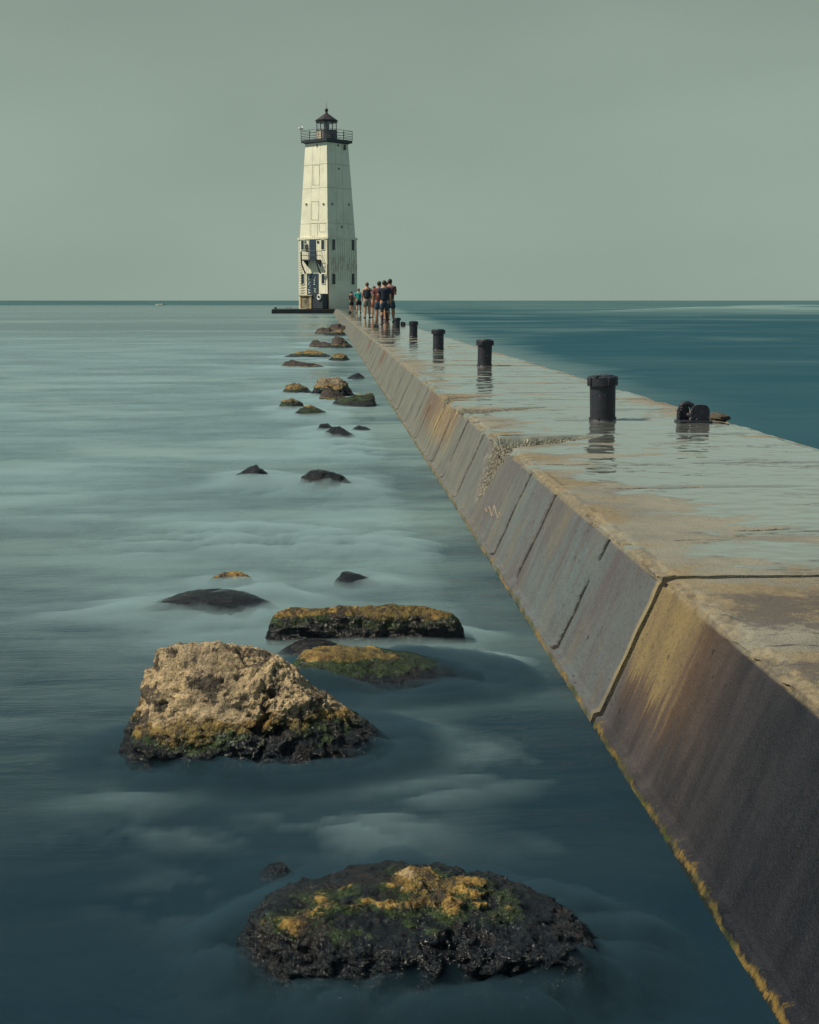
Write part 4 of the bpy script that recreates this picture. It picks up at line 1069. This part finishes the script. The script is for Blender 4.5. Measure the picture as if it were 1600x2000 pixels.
# ------------------------------------------------------------------ people
def person(px, feet_py, hgt, rz, lab, shirt, shorts, skin='skin', hair='hair_dark', arms=('down', 'down'), stride=.0, sleeve=True, longhair=False, leggings=None, lean=0.0, z0=DZ):
    w = onz(px, feet_py, z0)
    r = root('person', (w.x, w.y, z0), rz, lab, 'person', 'walkers on the pier'); s = hgt / 1.75; r.scale = (s, s, s)
    L = lean
    V = [(0, 0, .93), (0, L * .4, 1.12), (0, L * .9, 1.32), (0, L * 1.1, 1.46), (0, L * 1.2 + .01, 1.55), (0, L * 1.2 + .02, 1.62), (0, L * 1.2 + .015, 1.70)]
    Rr = [(.15, .11), (.135, .10), (.165, .11), (.08, .07), (.055, .055), (.078, .092), (.062, .078)]
    E = [(0, 1), (1, 2), (2, 3), (3, 4), (4, 5), (5, 6)]
    def add(p, rad, to): V.append(p); Rr.append(rad); E.append((to, len(V) - 1)); return len(V) - 1
    add((0, L * 1.2 + .115, 1.615), .014, 5)            # nose
    for sx in (-1, 1): add((sx * .088, L * 1.2 + .015, 1.62), .016, 5)     # ears
    knees = []
    for sx in (-1, 1):
        st = stride * sx
        h = add((sx * .095, 0, .86), (.115, .12), 0)
        k = add((sx * .105, st * .5 + .02, .49), (.075, .08), h)
        cf = add((sx * .107, st * .75 - .02, .33), (.068, .078), k)
        an = add((sx * .11, st - .03, .09), (.037, .042), cf)
        add((sx * .12, st + .03, .035), (.042, .033), an); add((sx * .135, st + .13, .03), (.042, .026), len(V) - 1)
        knees.append((V[h], V[k]))
    hands = []; elb = []
    for sx, a in zip((-1, 1), arms):
        sh = add((sx * .185, L, 1.40), .072, 3)
        if a == 'down': e_, h_ = (sx * .235, L - .02, 1.13), (sx * .25, L + .06, .90)
        elif a == 'bent': e_, h_ = (sx * .26, L - .04, 1.15), (sx * .16, L + .20, 1.16)
        elif a == 'hip': e_, h_ = (sx * .34, L - .05, 1.17), (sx * .20, L + .0, 1.0)
        elif a == 'out': e_, h_ = (sx * .36, L + .05, 1.24), (sx * .55, L + .12, 1.12)
        else: e_, h_ = (sx * .30, L + .12, 1.42), (sx * .14, L + .20, 1.62)
        e1 = add(e_, .052, sh); h1 = add(h_, .034, e1)
        e_, h_ = Vector(e_), Vector(h_); d = (h_ - e_).normalized()
        pal = h_ + d * .06; p1 = add(tuple(pal), (.034, .020), h1)
        sd2 = d.cross(Vector((1, 0, 0))).normalized()
        for j, ln in enumerate((.055, .066, .062, .048)):
            f1 = pal + d * (ln * .6) + sd2 * (.024 * (1.5 - j)); f2 = pal + d * ln + sd2 * (.026 * (1.5 - j)) + Vector((-sx * .012, 0, 0))
            q1 = add(tuple(f1), .0095, p1); add(tuple(f2), .008, q1)
        q1 = add(tuple(h_ + d * .035 + sd2 * .045), .011, h1); add(tuple(h_ + d * .065 + sd2 * .055), .009, q1)
        elb.append((V[sh], tuple(e_)))
    skin_obj('body', V, E, Rr, M[skin], r, 1)
    # shirt: torso shell with sleeves
    SV = [(0, 0, .84), (0, L * .4, 1.12), (0, L * .9, 1.32), (0, L * 1.1, 1.44)]; SR = [(.215, .165), (.195, .15), (.225, .15), (.11, .10)]; SE = [(0, 1), (1, 2), (2, 3)]
    for (a, e2) in elb:
        SV.append(tuple(a)); SR.append(.10); SE.append((3, len(SV) - 1))
        if sleeve:
            SV.append(tuple(Vector(a) + (Vector(e2) - Vector(a)) * .75)); SR.append(.085); SE.append((len(SV) - 2, len(SV) - 1))
    skin_obj('shirt', SV, SE, SR, shirt, r, 1)
    HV = [(0, 0, 1.05), (0, 0, .88)]; HR = [(.178, .138), (.17, .14)]; HE = [(0, 1)]
    for (h, k) in knees:
        HV.append(h); HR.append(.14); HE.append((1, len(HV) - 1)); i = len(HV) - 1
        fr = .9 if not leggings else 1.0
        HV.append(tuple(Vector(h) + (Vector(k) - Vector(h)) * fr)); HR.append(.125 if not leggings else .085); HE.append((i, i + 1))
    skin_obj('shorts', HV, HE, HR, shorts, r, 1)
    if leggings:
        b = MB()
        for sx in (-1, 1):
            st = stride * sx
            b.tube([(sx * .105, st * .5 + .02, .55), (sx * .105, st * .5 + .02, .45), (sx * .107, st * .75 - .02, .33), (sx * .11, st - .03, .10)], [.08, .074, .068, .05], 10)
        b.build('leggings', leggings, r, True)
    b = MB(); hc = Vector((0, L * 1.2 - .005, 1.665)); b.ball(hc, (.094, .108, .10), 14)
    if longhair: b.ball(hc + Vector((0, -.07, -.13)), (.085, .055, .16), 12)
    b.build('hair', M[hair], r, True)
    for sx in (-1, 1):
        b = MB(); st = stride * sx; b.box((sx * .125, st + .035, .028), (.10, .27, .056), Matrix.Rotation(-sx * .12, 3, 'Z'), .02); b.build('shoe', simple('shoe', (.05, .05, .055), .8), r)
    return r
teal = cloth('teal_shirt', (.02, .30, .30)); navy = cloth('navy_shirt', (.018, .026, .05)); khaki = cloth('khaki_shorts', (.20, .19, .16))
pink = cloth('pale_pink_shirt', (.50, .38, .36)); orange = cloth('orange_cloth', (.45, .13, .05)); plum = cloth('plum_shirt', (.075, .035, .05)); blacks = cloth('black_shorts', (.02, .022, .03))
grey = cloth('grey_brown_shirt', (.075, .070, .070)); bluesh = cloth('dark_blue_shorts', (.018, .045, .08)); yel = cloth('yellow_bag_cloth', (.75, .42, .03)); maroon = cloth('maroon_shirt', (.16, .04, .045))
person(687, 609, 1.62, R(5), 'leftmost and farthest walker in a grey brown top and dark shorts, seen from behind', grey, blacks, arms=('bent', 'down'), stride=.12)
person(701, 611.5, 1.75, R(-8), 'walker in a bright teal shirt and black shorts, second from the left', teal, blacks, arms=('hip', 'bent'), hair='hair_brown', stride=.10)
person(717.5, 621, 1.82, R(0), 'tall man in a navy sleeveless top and khaki shorts, right of the teal shirt', navy, khaki, arms=('down', 'hip'), sleeve=False, stride=.08, hair='hair_brown')
person(731, 620, 1.66, R(10), 'walker in a pale pink top with orange shorts, right of the tall man', pink, orange, arms=('bent', 'bent'), hair='hair_brown', stride=.1, longhair=True)
person(741, 631, 1.66, R(-5), 'walker in a maroon shirt and dark blue shorts, left of the two in front', maroon, bluesh, arms=('down', 'bent'), skin='skin_dark', stride=.16)
person(751, 634, 1.64, R(4), 'nearest walker in black top, dark blue shorts and plum leggings', navy, bluesh, arms=('bent', 'down'), skin='skin', stride=.10, leggings=plum)
person(762, 629.5, 1.78, R(-25), 'rightmost walker in a plum shirt standing nearest the open water', plum, bluesh, arms=('down', 'bent'), skin='skin_dark', stride=.14)
person(755.5, 625, 1.74, R(12), 'sun tanned walker in a dusty red top, squeezed between the two nearest walkers', cloth('dusty_red_top', (.28, .10, .08)), khaki, arms=('bent', 'hip'), skin='skin', stride=.12, hair='hair_brown')
person(736, 616, 1.18, R(15), 'child in a yellow shirt half hidden between the grown walkers', yel, orange, arms=('down', 'raise'), stride=.08, hair='hair_brown')

# ------------------------------------------------------------------ motor boat near the horizon
wB = onz(313, 596.2, 0)
bt = root('motor_boat', (wB.x, wB.y, 0), R(172), 'small white cabin motor boat far out near the horizon left of the lighthouse', 'boat')
k = wB.y / F
Lb = 17 * k * 1.0
def hull():
    b = MB(); bm = b.bm; st = [(-.5, .9, 0), (-.25, 1, 0), (.05, 1, .02), (.3, .75, .08), (.5, .06, .2)]
    rings = []
    for (u, wv, lift) in st:
        W = Lb * .16 * wv; rings.append([bm.verts.new(q) for q in ((u * Lb, -W, .14 * Lb * (.75 + lift)), (u * Lb * .95, -W * .75, -.1), (u * Lb * .95, W * .75, -.1), (u * Lb, W, .14 * Lb * (.75 + lift)))])
    for i in range(4):
        for j in range(3): bm.faces.new((rings[i][j], rings[i][j+1], rings[i+1][j+1], rings[i+1][j]))
        bm.faces.new((rings[i][3], rings[i][0], rings[i+1][0], rings[i+1][3]))
    bm.faces.new(rings[0]); bm.faces.new(rings[-1]); return b
hull().build('hull', M['white_thing'], bt)
b = MB(); b.prism([(-.22*Lb, -.11*Lb, .1*Lb), (.20*Lb, -.11*Lb, .1*Lb), (.10*Lb, -.11*Lb, .25*Lb), (-.20*Lb, -.11*Lb, .25*Lb)], (0, .22*Lb, 0)); b.build('cabin', M['white_thing'], bt)
b = MB(); b.box((-.02*Lb, 0, .20*Lb), (.26*Lb, .225*Lb, .05*Lb)); b.build('window', M['glass_dark'], bt)
b = MB(); b.tube([(-.05*Lb, 0, .25*Lb), (-.05*Lb, 0, .42*Lb)], .05, 5); b.box((-.05*Lb, 0, .29*Lb), (.12*Lb, .1*Lb, .02*Lb)); b.build('mast', M['dark_metal'], bt)
b = MB(); b.box((-.54*Lb, 0, .07*Lb), (.06*Lb, .08*Lb, .12*Lb)); b.build('outboard_motor', M['dark_metal'], bt)
